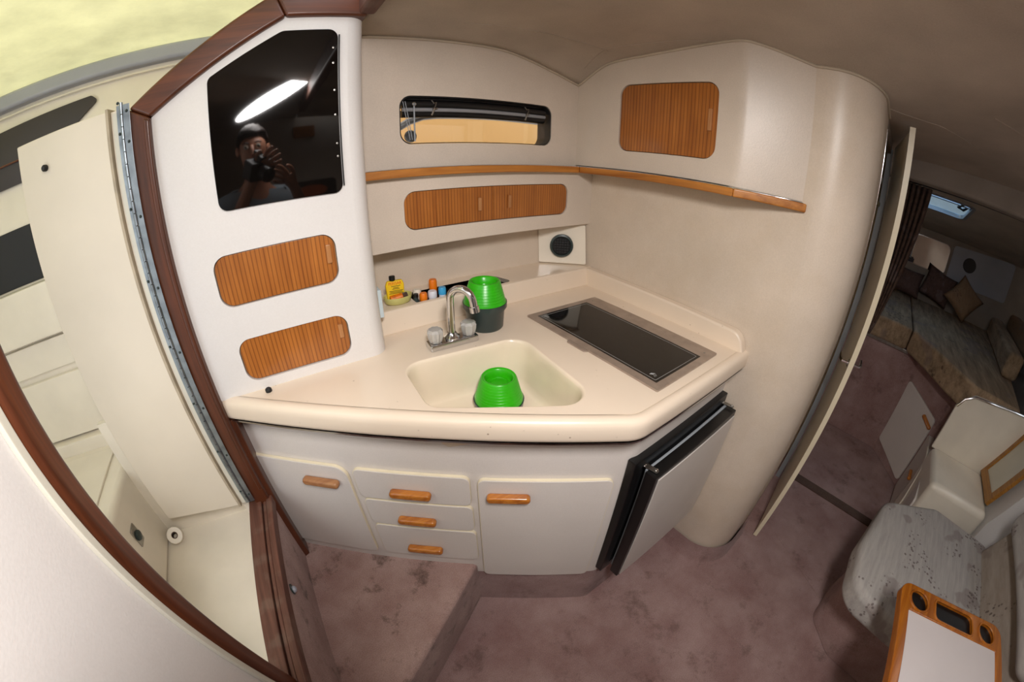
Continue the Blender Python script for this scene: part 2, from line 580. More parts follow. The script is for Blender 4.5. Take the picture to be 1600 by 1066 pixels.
def obj(name, bm, mat, parent=None, bevel=0.0, seg=2, smooth=35, bevel_angle=40, subsurf=0):
    bmesh.ops.recalc_face_normals(bm, faces=bm.faces)
    if bevel:
        bm.normal_update()
        es = [e for e in bm.edges if len(e.link_faces) == 2 and e.calc_face_angle(0) > math.radians(bevel_angle)]
        bmesh.ops.bevel(bm, geom=es, offset=bevel, segments=seg, profile=0.5, affect='EDGES', clamp_overlap=True)
        bmesh.ops.recalc_face_normals(bm, faces=bm.faces)
    me = bpy.data.meshes.new(name)
    bm.to_mesh(me); bm.free()
    if smooth:
        for p in me.polygons:
            p.use_smooth = True
        me.set_sharp_from_angle(angle=math.radians(smooth))
    me.materials.append(MT[mat] if isinstance(mat, str) else mat)
    o = bpy.data.objects.new(name, me)
    COL.objects.link(o)
    if bevel:
        wn_ = o.modifiers.new('flat_faces', 'WEIGHTED_NORMAL'); wn_.keep_sharp = True; wn_.weight = 100
    if subsurf:
        sm = o.modifiers.new('soft', 'SUBSURF'); sm.levels = subsurf; sm.render_levels = subsurf
    if parent is not None:
        o.parent = parent          # every mesh is written in room coordinates
        if parent.type == 'EMPTY':
            o.matrix_parent_inverse = Matrix.Translation(-Vector(parent.location))
    return o


def thing(name, label, cat, loc, group=None, kind=None):
    o = bpy.data.objects.new(name, None)
    o.empty_display_size = 0.05
    COL.objects.link(o); o.location = loc
    o['label'] = label; o['category'] = cat
    if group:
        o['group'] = group
    if kind:
        o['kind'] = kind
    return o


def tag(o, label, cat, group=None):
    o['label'] = label; o['category'] = cat
    if group:
        o['group'] = group
    return o


def struct(o, label=None, cat=None):
    o['kind'] = 'structure'
    if label:
        o['label'] = label
    if cat:
        o['category'] = cat
    return o


def arc(c, r, a0, a1, n=8):
    return [(c[0] + r * math.cos(math.radians(a0 + (a1 - a0) * k / n)), c[1] + r * math.sin(math.radians(a0 + (a1 - a0) * k / n))) for k in range(n + 1)]


# ------------------------------------------------------------------ key planes of the room (metres)
X_WALL = 1.14      # galley end wall
Y_TOWER = 0.921    # face of the tall cabinet
Y_LOCK = 1.073     # face of the low lockers under the shelf
Y_BACK = 1.08      # hull side panel with the porthole
X_UP = 1.05        # face of the hanging cabinet
Z_TOP = 1.013      # worktop
Z_STEP = 0.303
Z_SILL = 0.65


def wall_left_x(y):
    return -0.334 + 0.053 * y


# ceiling height through the measured points, gaussian blend around a gentle plane
CEIL_PTS = [(0.27, 1.08, 1.886), (0.42, 1.08, 1.888), (0.6, 1.08, 1.890), (0.72, 1.08, 1.887), (0.88, 1.08, 1.854),
            (1.046, 1.08, 1.812), (1.05, 0.95, 1.878), (1.05, 0.8, 1.892), (1.05, 0.65, 1.903), (1.05, 0.5, 1.918),
            (1.05, 0.43, 1.922), (1.14, 0.258, 1.880), (1.14, 0.18, 1.880), (1.2, 0.1, 1.868), (1.35, 0.06, 1.845),
            (0.27, 0.5, 1.93), (0.27, 0.0, 1.95), (0.27, -0.6, 1.95), (0.7, 0.0, 1.95), (0.7, -0.8, 1.94),
            (1.5, -0.5, 1.92), (2.0, 0.0, 1.855), (2.0, -0.5, 1.88), (2.0, -1.0, 1.86), (1.3, -1.1, 1.88), (2.3, -0.3, 1.86),
            (2.3, 0.1, 1.845), (2.3, -0.8, 1.87), (0.7, 0.7, 1.92), (0.6, 0.4, 1.94)]


def _tps(d2):
    return 0.0 if d2 < 1e-12 else 0.5 * d2 * math.log(d2)


def _fit_ceiling():
    import numpy as np
    P = np.array(CEIL_PTS); n = len(P)
    A = np.zeros((n + 3, n + 3)); rhs = np.zeros(n + 3)
    for i in range(n):
        for j in range(n):
            A[i, j] = _tps((P[i, 0] - P[j, 0]) ** 2 + (P[i, 1] - P[j, 1]) ** 2)
        A[i, i] += 0.0015
        A[i, n:] = (1, P[i, 0], P[i, 1]); A[n:, i] = A[i, n:]
        rhs[i] = P[i, 2]
    return [float(v) for v in np.linalg.solve(A, rhs)]


_W = _fit_ceiling()


def ceil_z(x, y):
    n = len(CEIL_PTS)
    z = _W[n] + _W[n + 1] * x + _W[n + 2] * y
    for (px, py, pz), w in zip(CEIL_PTS, _W):
        z += w * _tps((x - px) ** 2 + (y - py) ** 2)
    return z


# ================================================================== STRUCTURE
# floor
bm = new(); box(bm, (-1.0, -1.6, -0.05), (4.3, 1.0, 0.0))
floor = struct(obj('floor', bm, 'carpet'))
for (a, b, w) in (((0.0, 0.045), (1.45, 0.015), 0.003), ((1.62, -0.02), (1.40, -0.47), 0.003), ((0.95, -0.1), (0.95, -0.62), 0.003)):
    bm = new()
    d = (Vector(b) - Vector(a)).normalized(); n = Vector((-d.y, d.x)) * w
    pts = [Vector(a) + n, Vector(a) - n, Vector(b) - n, Vector(b) + n]
    prism(bm, FX, [(p.x, p.y) for p in pts], -0.002, 0.0018)
    obj('seam', bm, 'carpet', floor)
bm = new(); prism(bm, FX, rrect(2.055, 2.125, -0.66, 0.05, 0.02), -0.002, 0.007)
obj('threshold_strip', bm, 'stain', floor, bevel=0.003)

# ceiling over the galley and saloon, with piping where it meets the panels
bm = new()
nx, ny = 70, 62
X0, X1, Y0, Y1 = 0.232, 2.36, -1.25, 1.09
grid = [[bm.verts.new((X0 + (X1 - X0) * i / nx, Y0 + (Y1 - Y0) * j / ny,
                       ceil_z(X0 + (X1 - X0) * i / nx, Y0 + (Y1 - Y0) * j / ny))) for j in range(ny + 1)] for i in range(nx + 1)]
for i in range(nx):
    for j in range(ny):
        bm.faces.new((grid[i][j], grid[i][j + 1], grid[i + 1][j + 1], grid[i + 1][j]))
bmesh.ops.recalc_face_normals(bm, faces=bm.faces)
ceiling = struct(obj('ceiling', bm, 'ceiling', smooth=180))
bm = new(); prism(bm, FX, [(-0.92, -1.44), (0.232, -1.44), (0.232, 0.80), (-0.05, 0.72), (-0.36, 0.50), (-0.92, 0.30)], 1.955, 1.975)
struct(obj('ceiling_aft', bm, 'ceiling'))
so = ceiling.modifiers.new('thickness', 'SOLIDIFY'); so.thickness = 0.02; so.offset = 1.0
# stitched seams of the headliner
for path in ([(0.5, 0.95), (0.75, 0.9), (1.0, 0.86)], [(1.0, 1.0), (0.95, 0.85), (1.0, 0.62), (1.15, 0.3), (1.5, -0.1), (1.9, -0.35)],
             [(1.35, -0.25), (1.9, -0.75)]):
    bm = new(); pp = []
    for (a, b) in zip(path, path[1:]):
        for k in range(8):
            t = k / 8
            x, y = a[0] + (b[0] - a[0]) * t, a[1] + (b[1] - a[1]) * t
            pp.append((x, y, ceil_z(x, y) - 0.001))
    tube(bm, pp, 0.0010, 5); obj('seam', bm, 'ceiling', ceiling)


def pipe(path, dz=0.003, r=0.0045, close_to=0.0):
    bm = new(); pp = []
    for (a, b) in zip(path, path[1:]):
        for k in range(6):
            t = k / 6
            x, y = a[0] + (b[0] - a[0]) * t, a[1] + (b[1] - a[1]) * t
            pp.append((x, y, ceil_z(x, y) - dz))
    pp.append((path[-1][0], path[-1][1], ceil_z(*path[-1]) - dz))
    tube(bm, pp, r, 6)
    return obj('piping', bm, 'piping', ceiling)


pipe([(0.232, 1.076), (0.42, 1.076), (0.6, 1.076), (0.72, 1.076), (0.88, 1.076), (1.046, 1.076)])
FOLD = [(1.05, 1.08), (1.05, 0.95), (1.05, 0.8), (1.05, 0.65), (1.05, 0.475), (1.0515, 0.453), (1.058, 0.428), (1.14, 0.262)]
pipe([(x - 0.004, y) for x, y in FOLD])
WALLPATH = [(1.14, 1.2), (1.14, 0.9), (1.14, 0.6), (1.14, 0.23)] + arc((1.295, 0.23), 0.155, 180, 270, 14) + [(1.36, 0.075), (1.45, 0.075)]
pipe([(1.136, 0.262), (1.136, 0.23)] + [(x - 0.003, y - 0.003) for x, y in arc((1.295, 0.23), 0.155, 180, 270, 8)] + [(1.45, 0.072)])

# end wall of the galley: runs forward, then rounds the corner to the hanging locker
bm = new(); strip(bm, WALLPATH, 0.0, 1.97)
strip(bm, [(x + 0.02, y + 0.02) for x, y in WALLPATH], 0.0, 1.97)
wall_right = struct(obj('wall_right', bm, 'vinyl_wall', smooth=60))
# carpet turned up at the foot of that wall
bm = new()
cp = [(x - 0.008, y) for x, y in WALLPATH[3:4]] + [(x, y) for x, y in arc((1.295, 0.23), 0.163, 180, 270, 14)] + [(1.46, 0.067)]
cq = [(1.12, 0.23)] + arc((1.295, 0.23), 0.180, 180, 270, 14) + [(1.46, 0.050)]
cp = [(1.132, 0.36)] + cp[0:1] + cp[1:]; cq = [(1.11, 0.36), (1.115, 0.23)] + cq[1:]
low = [bm.verts.new((x, y, 0.0)) for x, y in cq]
mid = [bm.verts.new(((x + u) / 2, (y + v) / 2, 0.02)) for (x, y), (u, v) in zip(cp, cq)]
top = [bm.verts.new((x, y, 0.10)) for x, y in cp]
for A, B in ((low, mid), (mid, top)):
    for i in range(len(A) - 1):
        bm.faces.new((A[i], A[i + 1], B[i + 1], B[i]))
struct(obj('baseboard_right', bm, 'carpet', smooth=60))

# hull side: porthole panel above the shelf
fb = Frame((0, Y_BACK, 0), (1, 0, 0), (0, 0, 1), (0, -1, 0))
WIN = rrect(0.366, 0.922, 1.567, 1.712, 0.035, 8)
bm = new()
topline = [(x, ceil_z(x, 1.08) + 0.03) for x in (1.06, 0.95, 0.88, 0.8, 0.72, 0.6, 0.4, 0.225)]
plate(bm, fb, [(0.225, 1.475), (1.06, 1.475)] + topline, [WIN], 0.0, -0.03)
wall_back = struct(obj('wall_back', bm, 'vinyl', smooth=30))
# recess wall behind the tray ledge
bm = new(); box(bm, (0.2, 1.2, 1.0), (1.16, 1.22, 1.5))
struct(obj('wall_recess', bm, 'vinyl_wall'))

# near bulkhead beside the photographer, with its doorway
def wl(y, dx=0.0):
    return (wall_left_x(y) + dx, y)


bm = new()
prism(bm, FX, [wl(0.315), wl(-0.5), wl(-0.5, -0.03), wl(0.315, -0.03)], 0.0, 1.955)
struct(obj('wall_left', bm, 'bulk_white', bevel=0.004))
bm = new()
prism(bm, FX, [wl(0.93, 0.03), wl(0.20, 0.03), wl(0.20, -0.03), wl(0.93, -0.03)], 0.0, Z_SILL - 0.035)
struct(obj('wall_riser', bm, 'carpet_step', bevel=0.012))

# raised carpeted step in front of the left part of the galley
U = Vector((0.8115, -0.5843, 0)); N = Vector((-0.5843, -0.8115, 0)); P0 = Vector((0.287, 0.60, 0))
FC = Frame(P0, U, (0, 0, 1), N)          # galley cabinet face: s along, z up


def fcp(s, n=0.0):
    q = FC.p(s, 0, n); return (q.x, q.y)


bm = new()
prism(bm, FX, [fcp(0.012, -0.02), (-0.31, 0.197), (-0.31, 1.04), fcp(-0.72, -0.02)], 0.0, Z_STEP)
step = obj('floor_step', bm, 'carpet_step', bevel=0.022, seg=4)
struct(step)

# ------------------------------------------------------------------ teak framing
ft = Frame((0, Y_TOWER, 0), (1, 0, 0), (0, 0, 1), (0, -1, 0))
tf = thing('trim_1', 'dark teak door post and sloping frame left of tall white cabinet', 'door frame', (-0.28, Y_TOWER, Z_STEP), kind='structure')
bm = new(); prism(bm, ft, [(-0.302, 0.62), (-0.253, 0.62), (-0.253, 1.70), (-0.302, 1.728)], -0.05, 0.012)
obj('post', bm, 'teak_z', tf, bevel=0.006, seg=3)
bm = new(); prism(bm, ft, [(-0.268, 0.70), (-0.2545, 0.70), (-0.2545, 1.695), (-0.268, 1.70)], 0.0, 0.018)
obj('bead', bm, 'teak_z', tf, bevel=0.004, seg=3)
bm = new(); prism(bm, ft, [(-0.302, 1.728), (-0.253, 1.70), (0.047, 1.88), (0.020, 1.94)], -0.05, 0.014)
obj('sloping_rail', bm, 'teak_x', tf, bevel=0.008, seg=3)
bm = new(); prism(bm, ft, [(0.020, 1.94), (0.047, 1.88), (0.232, 1.880), (0.232, 1.945)], -0.05, 0.014)
obj('top_rail', bm, 'teak_x', tf, bevel=0.008, seg=3)
bm = new()
fy = Frame((0.21, 0, 0), (0, 1, 0), (0, 0, 1), (1, 0, 0))
prism(bm, fy, [(-0.75, 1.90), (0.915, 1.885), (0.915, 1.95), (-0.75, 1.985)], 0.0, 0.04)
obj('hatch_rail', bm, 'teak_y', tf, bevel=0.008, seg=3)
bm = new()   # lower post behind the worktop end, down to the step
prism(bm, FX, [(-0.262, 0.915), (-0.238, 0.925), (-0.238, 0.995), (-0.262, 1.0)], 0.30, 0.95)
obj('lower_post', bm, 'teak_z', tf, bevel=0.004)

sill = thing('trim_2', 'worn brown wooden door sill above the carpeted riser', 'door sill', (-0.3, 0.6, Z_SILL - 0.035), kind='structure')
for (d0, d1, h) in ((-0.040, 0.004, 0.0), (0.006, 0.018, -0.006), (0.020, 0.040, 0.002)):
    bm = new()
    prism(bm, FX, [wl(0.93, d0), wl(0.33, d0), wl(0.33, d1), wl(0.93, d1)], Z_SILL - 0.04, Z_SILL + h)
    obj('sill_strip', bm, 'teak_y', sill, bevel=0.004, seg=2)

nj = thing('trim_3', 'red brown teak jamb along edge of the plain white bulkhead', 'door frame', (-0.32, 0.33, Z_SILL), kind='structure')
bm = new(); prism(bm, FX, [wl(0.318, -0.03), wl(0.318, 0.016), wl(0.354, 0.016), wl(0.354, -0.03)], 0.30, 2.0)
obj('jamb', bm, 'teak_z', nj, bevel=0.012, seg=4)
bm = new(); prism(bm, FX, [wl(0.354, -0.03), wl(0.354, -0.002), wl(0.366, -0.002), wl(0.366, -0.03)], 0.30, 2.0)
obj('door_stop', bm, 'teak_z', nj, bevel=0.003)
bm = new(); prism(bm, FX, [wl(0.306, 0.0), wl(0.306, 0.008), wl(0.318, 0.008), wl(0.318, 0.0)], 0.30, 2.0)
obj('edge_strip', bm, 'panel_pale', nj, bevel=0.002)

# ------------------------------------------------------------------ washroom beyond the doorway
bm = new(); box(bm, (-1.6, -0.3, 0.48), (-0.36, 1.3, 0.52))
struct(obj('floor_washroom', bm, 'white_gel'))
bm = new(); box(bm, (-1.7, 1.24, 0.5), (0.19, 1.27, 2.0))
wb = struct(obj('wall_washroom_back', bm, 'white_gel'))
bm = new(); box(bm, (-1.62, -0.3, 0.5), (-1.6, 1.3, 2.0))
struct(obj('wall_washroom_side', bm, 'white_gel'))
bm = new(); box(bm, (-0.70, 1.03, 0.5), (-0.28, 1.05, 1.0))
struct(obj('wall_washroom_low', bm, 'white_gel'))
bm = new(); box(bm, (-0.36, 0.965, 0.5), (-0.315, 1.24, 1.72))
struct(obj('wall_washroom_end', bm, 'white_gel'))
# moulded ledges of the back wall
led = thing('moulded_liner', 'cream moulded fibreglass liner panels behind the open washroom door', 'wall liner', (-1.0, 1.2, 0.83))
bm = new(); box(bm, (-1.6, 1.19, 0.83), (-0.36, 1.24, 0.885)); obj('lower_ledge', bm, 'white_gel', led, bevel=0.008)
bm = new(); prism(bm, Frame((0, 1.24, 0), (1, 0, 0), (0, 0, 1), (0, -1, 0)), rrect(-1.6, -0.74, 0.892, 1.113, 0.03), 0, 0.022)
obj('access_panel', bm, 'white_gel', led, bevel=0.004)
bm = new(); prism(bm, Frame((0, 1.24, 0), (1, 0, 0), (0, 0, 1), (0, -1, 0)), [(-1.6, 1.135), (-0.36, 1.135), (-0.36, 1.235), (-1.6, 1.235)], 0, 0.015)
obj('mid_ledge', bm, 'white_gel', led, bevel=0.006)
bm = new(); box(bm, (-1.6, 1.20, 1.245), (-0.36, 1.24, 1.41)); obj('upper_ledge', bm, 'white_gel', led, bevel=0.01)
# dark recess and tinted window
bm = new(); prism(bm, Frame((0, 1.24, 0), (1, 0, 0), (0, 0, 1), (0, -1, 0)), [(-1.6, 1.415), (-0.6, 1.415), (-0.6, 1.58), (-1.6, 1.58)], 0, 0.006)
tag(obj('recess_strip', bm, 'black_soft', None, bevel=0.002), 'black recessed strip across the washroom wall behind the open door', 'recess')
w2 = thing('window_2', 'long brown tinted side window tapering to a point in the washroom', 'window', (-0.9, 1.22, 1.70), kind='structure')
fw2 = Frame((0, 1.235, 0), (1, 0, 0), (0, 0, 1), (0, -1, 0))
bm = new(); prism(bm, fw2, rpoly([(-1.6, 1.70), (-0.74, 1.70), (-0.50, 1.855), (-0.52, 1.872), (-0.75, 1.865), (-1.6, 1.84)], 0.012), 0, 0.006)
obj('pane', bm, 'brown_window', w2, bevel=0.002)
bm = new(); tube(bm, [(-1.6, 1.225, 1.765), (-0.5, 1.225, 1.765)], 0.003, 6)
obj('wire', bm, 'teak_x', w2)
# coaming and yellowed overhead hatch
coam = thing('hatch_coaming', 'grey rounded coaming band below the yellowed overhead hatch', 'coaming', (-0.7, 1.22, 1.9))
bm = new(); box(bm, (-1.7, 1.205, 1.915), (0.05, 1.25, 1.962)); obj('band', bm, 'grey_coaming', coam, bevel=0.012, seg=3)
bm = new(); box(bm, (-1.7, 1.222, 1.897), (0.05, 1.236, 1.9)); obj('groove', bm, 'white_gel', coam)
hat = thing('overhead_hatch', 'yellowed translucent acrylic hatch lid above the doorway', 'hatch', (-0.7, 0.9, 1.965))
bm = new(); prism(bm, FX, rpoly([(-1.8, 0.35), (-0.05, 0.62), (0.10, 0.92), (0.10, 1.3), (-1.8, 1.3)], 0.03), 1.965, 1.972)
obj('lid', bm, 'yellowed', hat)
# bench with lid
bench = thing('washroom_bench', 'cream moulded bench with recessed lid inside the washroom', 'bench', (-1.1, 0.9, 0.52))
bm = new(); box(bm, (-1.58, 0.3, 0.52), (-0.70, 1.238, 0.835)); obj('body', bm, 'white_gel', bench, bevel=0.025, seg=4)
bm = new(); prism(bm, FX, rrect(-1.5, -0.765, 0.4, 1.16, 0.03), 0.833, 0.843); obj('lid', bm, 'white_gel', bench, bevel=0.005)
bm = new(); prism(bm, Frame((-0.70, 0, 0), (0, 1, 0), (0, 0, 1), (1, 0, 0)), rrect(0.845, 0.885, 0.675, 0.745, 0.004), 0, 0.003)
dp = thing('drain_fitting', 'small steel plate with dark round drain plug on bench side', 'fitting', (-0.70, 0.865, 0.70))
obj('plate', bm, 'steel', dp, bevel=0.001)
bm = new(); lathe(bm, (-0.697, 0.865, 0.708), [(0, 0.010), (0.010, 0.010), (0.016, 0.006), (0.017, 0)], 20, (1, 0, 0)); obj('plug', bm, 'smoke', dp)
ro = thing('paper_roll', 'small cream roll lying in the corner of the washroom floor', 'roll', (-0.665, 0.985, 0.52))
bm = new(); lathe(bm, (-0.665, 0.985, 0.545), [(0.012, -0.028), (0.028, -0.028), (0.03, -0.024), (0.03, 0.024), (0.028, 0.028), (0.012, 0.028), (0.012, -0.028)], 24, (0.35, -0.6, 0.7))
obj('paper', bm, 'cap_cream', ro)
bm = new(); lathe(bm, (-0.665, 0.985, 0.545), [(0.012, -0.0275), (0.012, 0.0275), (0.009, 0.0275), (0.009, -0.0275), (0.012, -0.0275)], 16, (0.35, -0.6, 0.7))
obj('core', bm, 'stain', ro)

# ------------------------------------------------------------------ open washroom door on its piano hinge
d1 = thing('door_1', 'cream washroom door standing open on a long piano hinge', 'door', (-0.33, 0.92, Z_SILL), kind='structure')
dd = Vector((-0.297, 0.040, 0)).normalized()
fd = Frame((-0.322, 0.912, 0), dd, (0, 0, 1), (-0.135, -0.99, 0))
bm = new(); prism(bm, fd, [(0.036, 0.655), (0.300, 0.655), (0.292, 1.738), (0.034, 1.738)], -0.03, 0.0)
obj('door_leaf', bm, 'door_white', d1, bevel=0.003)
bm = new(); prism(bm, fd, [(0.027, 0.652), (0.0345, 0.652), (0.0345, 1.742), (0.027, 1.742)], -0.03, 0.004); obj('edge_moulding', bm, 'door_edge', d1, bevel=0.001)
bm = new(); prism(bm, fd, [(0.004, 0.655), (0.026, 0.655), (0.026, 1.735), (0.004, 1.735)], -0.03, -0.006); obj('edge_strip', bm, 'door_white', d1, bevel=0.002)
bm = new(); prism(bm, fd, [(0.010, 0.66), (0.021, 0.66), (0.021, 1.73), (0.010, 1.73)], -0.007, -0.0045); obj('edge_inset', bm, 'panel_pale', d1)
hg = thing('piano_hinge', 'long steel piano hinge between teak post and washroom door', 'hinge', (-0.31, 0.91, Z_SILL))
bm = new(); box(bm, (-0.312, 0.9025, 0.668), (-0.296, 0.905, 1.74)); obj('leaf', bm, 'hinge_steel', hg, bevel=0.0006)
bm = new(); box(bm, (-0.326, 0.9025, 0.668), (-0.317, 0.905, 1.74)); obj('leaf', bm, 'hinge_steel', hg, bevel=0.0006)
z = 0.672; k = 0
kn = None
while z < 1.735:
    bm = new(); lathe(bm, (-0.3145, 0.902, z), [(0, 0), (0.0042, 0), (0.0042, 0.0245), (0, 0.0245)], 10)
    obj('knuckle', bm, 'hinge_steel', hg, smooth=40); z += 0.0262
for i, z in enumerate((0.70, 0.86, 1.02, 1.18, 1.34, 1.50, 1.66, 1.725)):
    for x in (-0.303, -0.322):
        bm = new(); lathe(bm, (x, 0.9025, z + (0.02 if x < -0.31 else 0)), [(0, 0.0028), (0.002, 0.0026), (0.0036, 0)], 10, (0, -1, 0))
        obj('screw', bm, 'smoke', hg)
bm = new(); lathe(bm, fd.p(0.212, 1.668), [(0, 0.012), (0.005, 0.012), (0.0075, 0.008), (0.0075, 0)], 16, fd.n)
tag(obj('rubber_bumper', bm, 'black_soft'), 'small black rubber bumper high on the open washroom door', 'bumper')

# ================================================================== GALLEY
# ---- tall cabinet on the left
tw = thing('tall_cabinet', 'tall white padded cabinet with black glass door standing on worktop', 'cabinet', (0.0, 0.95, Z_TOP))
D1 = rrect(-0.168, 0.131, 1.243, 1.367, 0.034, 8)
D2 = rrect(-0.162, 0.130, 1.040, 1.157, 0.034, 8)
bm = new()
plate(bm, ft, [(-0.253, Z_TOP), (0.188, Z_TOP), (0.188, 1.885), (0.045, 1.885), (-0.253, 1.70)], [D1, D2], 0.0, -0.02)
pa = [(0.188, Y_TOWER)] + arc((0.188, 0.963), 0.042, -90, 0, 8)[1:] + [(0.23, 1.09)]
strip(bm, pa, Z_TOP, 1.885)
bmesh.ops.remove_doubles(bm, verts=bm.verts, dist=1e-5)
obj('body', bm, 'tower', tw, smooth=40)
bm = new(); box(bm, (-0.25, Y_TOWER + 0.018, 1.02), (0.18, Y_TOWER + 0.022, 1.4)); obj('back_board', bm, 'khaki', tw)


def inset_door(parent, fr, u0, u1, v0, v1, r, mat, hu, hv, hl, rec=0.005, square=None):
    """Veneered door sitting a little back in its cut-out, with a small upright pull."""
    pts = rrect(u0 + 0.0022, u1 - 0.0022, v0 + 0.0022, v1 - 0.0022, r, 8)
    if square:      # one straight side where two doors meet
        out = []
        um = (u0 + u1) / 2
        for (u, v) in pts:
            if square == 'hi' and u > um:
                u = u1 - 0.0008; v = v1 - 0.0022 if v > (v0 + v1) / 2 else v0 + 0.0022
            if square == 'lo' and u < um:
                u = u0 + 0.0008; v = v1 - 0.0022 if v > (v0 + v1) / 2 else v0 + 0.0022
            if not out or (abs(out[-1][0] - u) + abs(out[-1][1] - v)) > 1e-5:
                out.append((u, v))
        pts = out
        if abs(pts[0][0] - pts[-1][0]) + abs(pts[0][1] - pts[-1][1]) < 1e-5:
            pts.pop()
    bm = new(); prism(bm, fr, pts, -rec - 0.012, -rec)
    d = obj('door', bm, mat, parent, bevel=0.0012)
    d['label'] = 'straight-grained teak door'
    bm = new(); prism(bm, fr, [(hu - 0.0085, hv - hl / 2 - 0.003), (hu + 0.0085, hv - hl / 2 - 0.003), (hu + 0.0085, hv + hl / 2 + 0.003), (hu - 0.0085, hv + hl / 2 + 0.003)], -rec - 0.001, -rec + 0.0012)
    obj('pull_recess', bm, mat, d)
    bm = new(); prism(bm, fr, [(hu - 0.0062, hv - hl / 2), (hu + 0.0062, hv - hl / 2), (hu + 0.0062, hv + hl / 2), (hu - 0.0062, hv + hl / 2)], -rec, -rec + 0.007)
    obj('handle', bm, 'pull', d, bevel=0.0025, seg=2)
    return d


inset_door(tw, ft, -0.168, 0.131, 1.243, 1.367, 0.032, 'teak_door_x', 0.112, 1.317, 0.046)
inset_door(tw, ft, -0.162, 0.130, 1.040, 1.157, 0.032, 'teak_door_x', 0.109, 1.112, 0.038)
GL = rpoly([(-0.125, 1.757), (-0.125, 1.464), (0.164, 1.459), (0.165, 1.848), (0.040, 1.848)], [0.018, 0.022, 0.022, 0.022, 0.03], 6)
bm = new(); prism(bm, ft, GL, 0.0, 0.006)
gd = obj('glass_door', bm, 'black_glass', tw, bevel=0.0015); gd['label'] = 'black glass door with reflections'
for (x, z) in ((0.154, 1.802), (0.154, 1.765), (0.156, 1.700), (0.156, 1.642), (0.157, 1.575), (0.157, 1.545)):
    bm = new(); lathe(bm, ft.p(x, z, 0.006), [(0, 0.0012), (0.0022, 0.001), (0.0028, 0)], 10, (0, -1, 0)); obj('screw', bm, 'steel', gd)
bm = new(); prism(bm, ft, [(0.1655, 1.475), (0.1685, 1.475), (0.1695, 1.835), (0.1665, 1.835)], 0.0, 0.005); obj('hinge', bm, 'black', gd)

# ---- low lockers under the shelf
lk = thing('wall_locker', 'long low wall locker with two teak doors under the shelf', 'locker', (0.68, 1.1, 1.255))
fl = Frame((0, Y_LOCK, 0), (1, 0, 0), (0, 0, 1), (0, -1, 0))
bm = new()
plate(bm, fl, [(0.225, 1.254), (1.14, 1.262), (1.14, 1.475), (0.225, 1.475)], [rrect(0.366, 1.009, 1.309, 1.427, 0.036, 8)], 0.0, -0.014)
box(bm, (0.225, Y_LOCK + 0.014, 1.255), (1.14, 1.2, 1.275))
obj('body', bm, 'vinyl', lk, smooth=40)
bm = new(); box(bm, (0.25, Y_LOCK + 0.018, 1.28), (1.12, Y_LOCK + 0.022, 1.46)); obj('back_board', bm, 'khaki', lk)
inset_door(lk, fl, 0.366, 0.676, 1.309, 1.427, 0.034, 'teak_door_x', 0.624, 1.368, 0.044, 0.004, 'hi')
inset_door(lk, fl, 0.676, 1.009, 1.309, 1.427, 0.034, 'teak_door_x', 0.741, 1.370, 0.044, 0.004, 'lo')

# ---- hanging cabinet on the end wall
hc = thing('hanging_cabinet', 'cream padded wall cabinet with square teak door above the cooktop', 'cabinet', (1.1, 0.7, 1.497))
fu = Frame((X_UP, 0, 0), (0, 1, 0), (0, 0, 1), (-1, 0, 0))
bm = new()
tl = [(1.08, ceil_z(1.05, 1.08) + 0.03), (0.95, ceil_z(1.05, 0.95) + 0.02), (0.8, ceil_z(1.05, 0.8) + 0.02), (0.65, ceil_z(1.05, 0.65) + 0.02), (0.475, ceil_z(1.05, 0.475) + 0.02)]
plate(bm, fu, [(0.475, 1.495), (1.08, 1.495)] + tl, [rrect(0.513, 0.876, 1.565, 1.796, 0.038, 8)], 0.0, -0.014)
sp = [(1.05, 0.475)] + rpoly([(1.05, 0.6), (1.05, 0.44), (1.14, 0.262), (1.3, 0.3)], [0, 0.07, 0, 0], 8)[1:10] + [(1.14, 0.262)]
strip(bm, sp, 1.495, 1.95, zf1=lambda x, y: ceil_z(x, y) + 0.02)
prism(bm, FX, [(1.05, 1.08), (1.14, 1.08), (1.14, 0.262)] + sp[::-1][1:], 1.495, 1.50)
bmesh.ops.remove_doubles(bm, verts=bm.verts, dist=1e-5)
obj('body', bm, 'vinyl', hc, smooth=40)
bm = new(); box(bm, (X_UP + 0.018, 0.49, 1.53), (X_UP + 0.022, 1.0, 1.85)); obj('back_board', bm, 'khaki', hc)
inset_door(hc, fu, 0.513, 0.876, 1.565, 1.796, 0.036, 'teak_door_y', 0.537, 1.682, 0.066, 0.004)

# ---- teak fiddle rail round the shelf edge
sh = thing('shelf_rail', 'teak edged shelf strip with bright metal top running round the corner', 'shelf', (0.9, 1.05, 1.472))
SHP = [(0.232, 1.042), (1.034, 1.042), (1.034, 0.437), (1.128, 0.250), (1.139, 0.256), (1.139, 1.075), (0.232, 1.075)]
bm = new(); prism(bm, FX, [(0.232, 1.054), (1.046, 1.054), (1.046, 0.443), (1.139, 0.262), (1.139, 1.075), (0.232, 1.075)], 1.474, 1.4938); obj('board', bm, 'vinyl', sh)
bm = new(); prism(bm, FX, [(0.232, 1.040), (1.032, 1.040), (1.046, 1.054), (0.232, 1.054)], 1.472, 1.496); obj('rail', bm, 'trim_x', sh, bevel=0.004, seg=3)
bm = new(); prism(bm, FX, [(1.032, 1.040), (1.032, 0.434), (1.046, 0.444), (1.046, 1.054)], 1.472, 1.496); obj('rail', bm, 'trim_y', sh, bevel=0.004, seg=3)
bm = new(); prism(bm, FX, [(1.032, 0.4335), (1.129, 0.244), (1.141, 0.252), (1.046, 0.4435)], 1.472, 1.496); obj('rail', bm, 'trim_y', sh, bevel=0.004, seg=3)
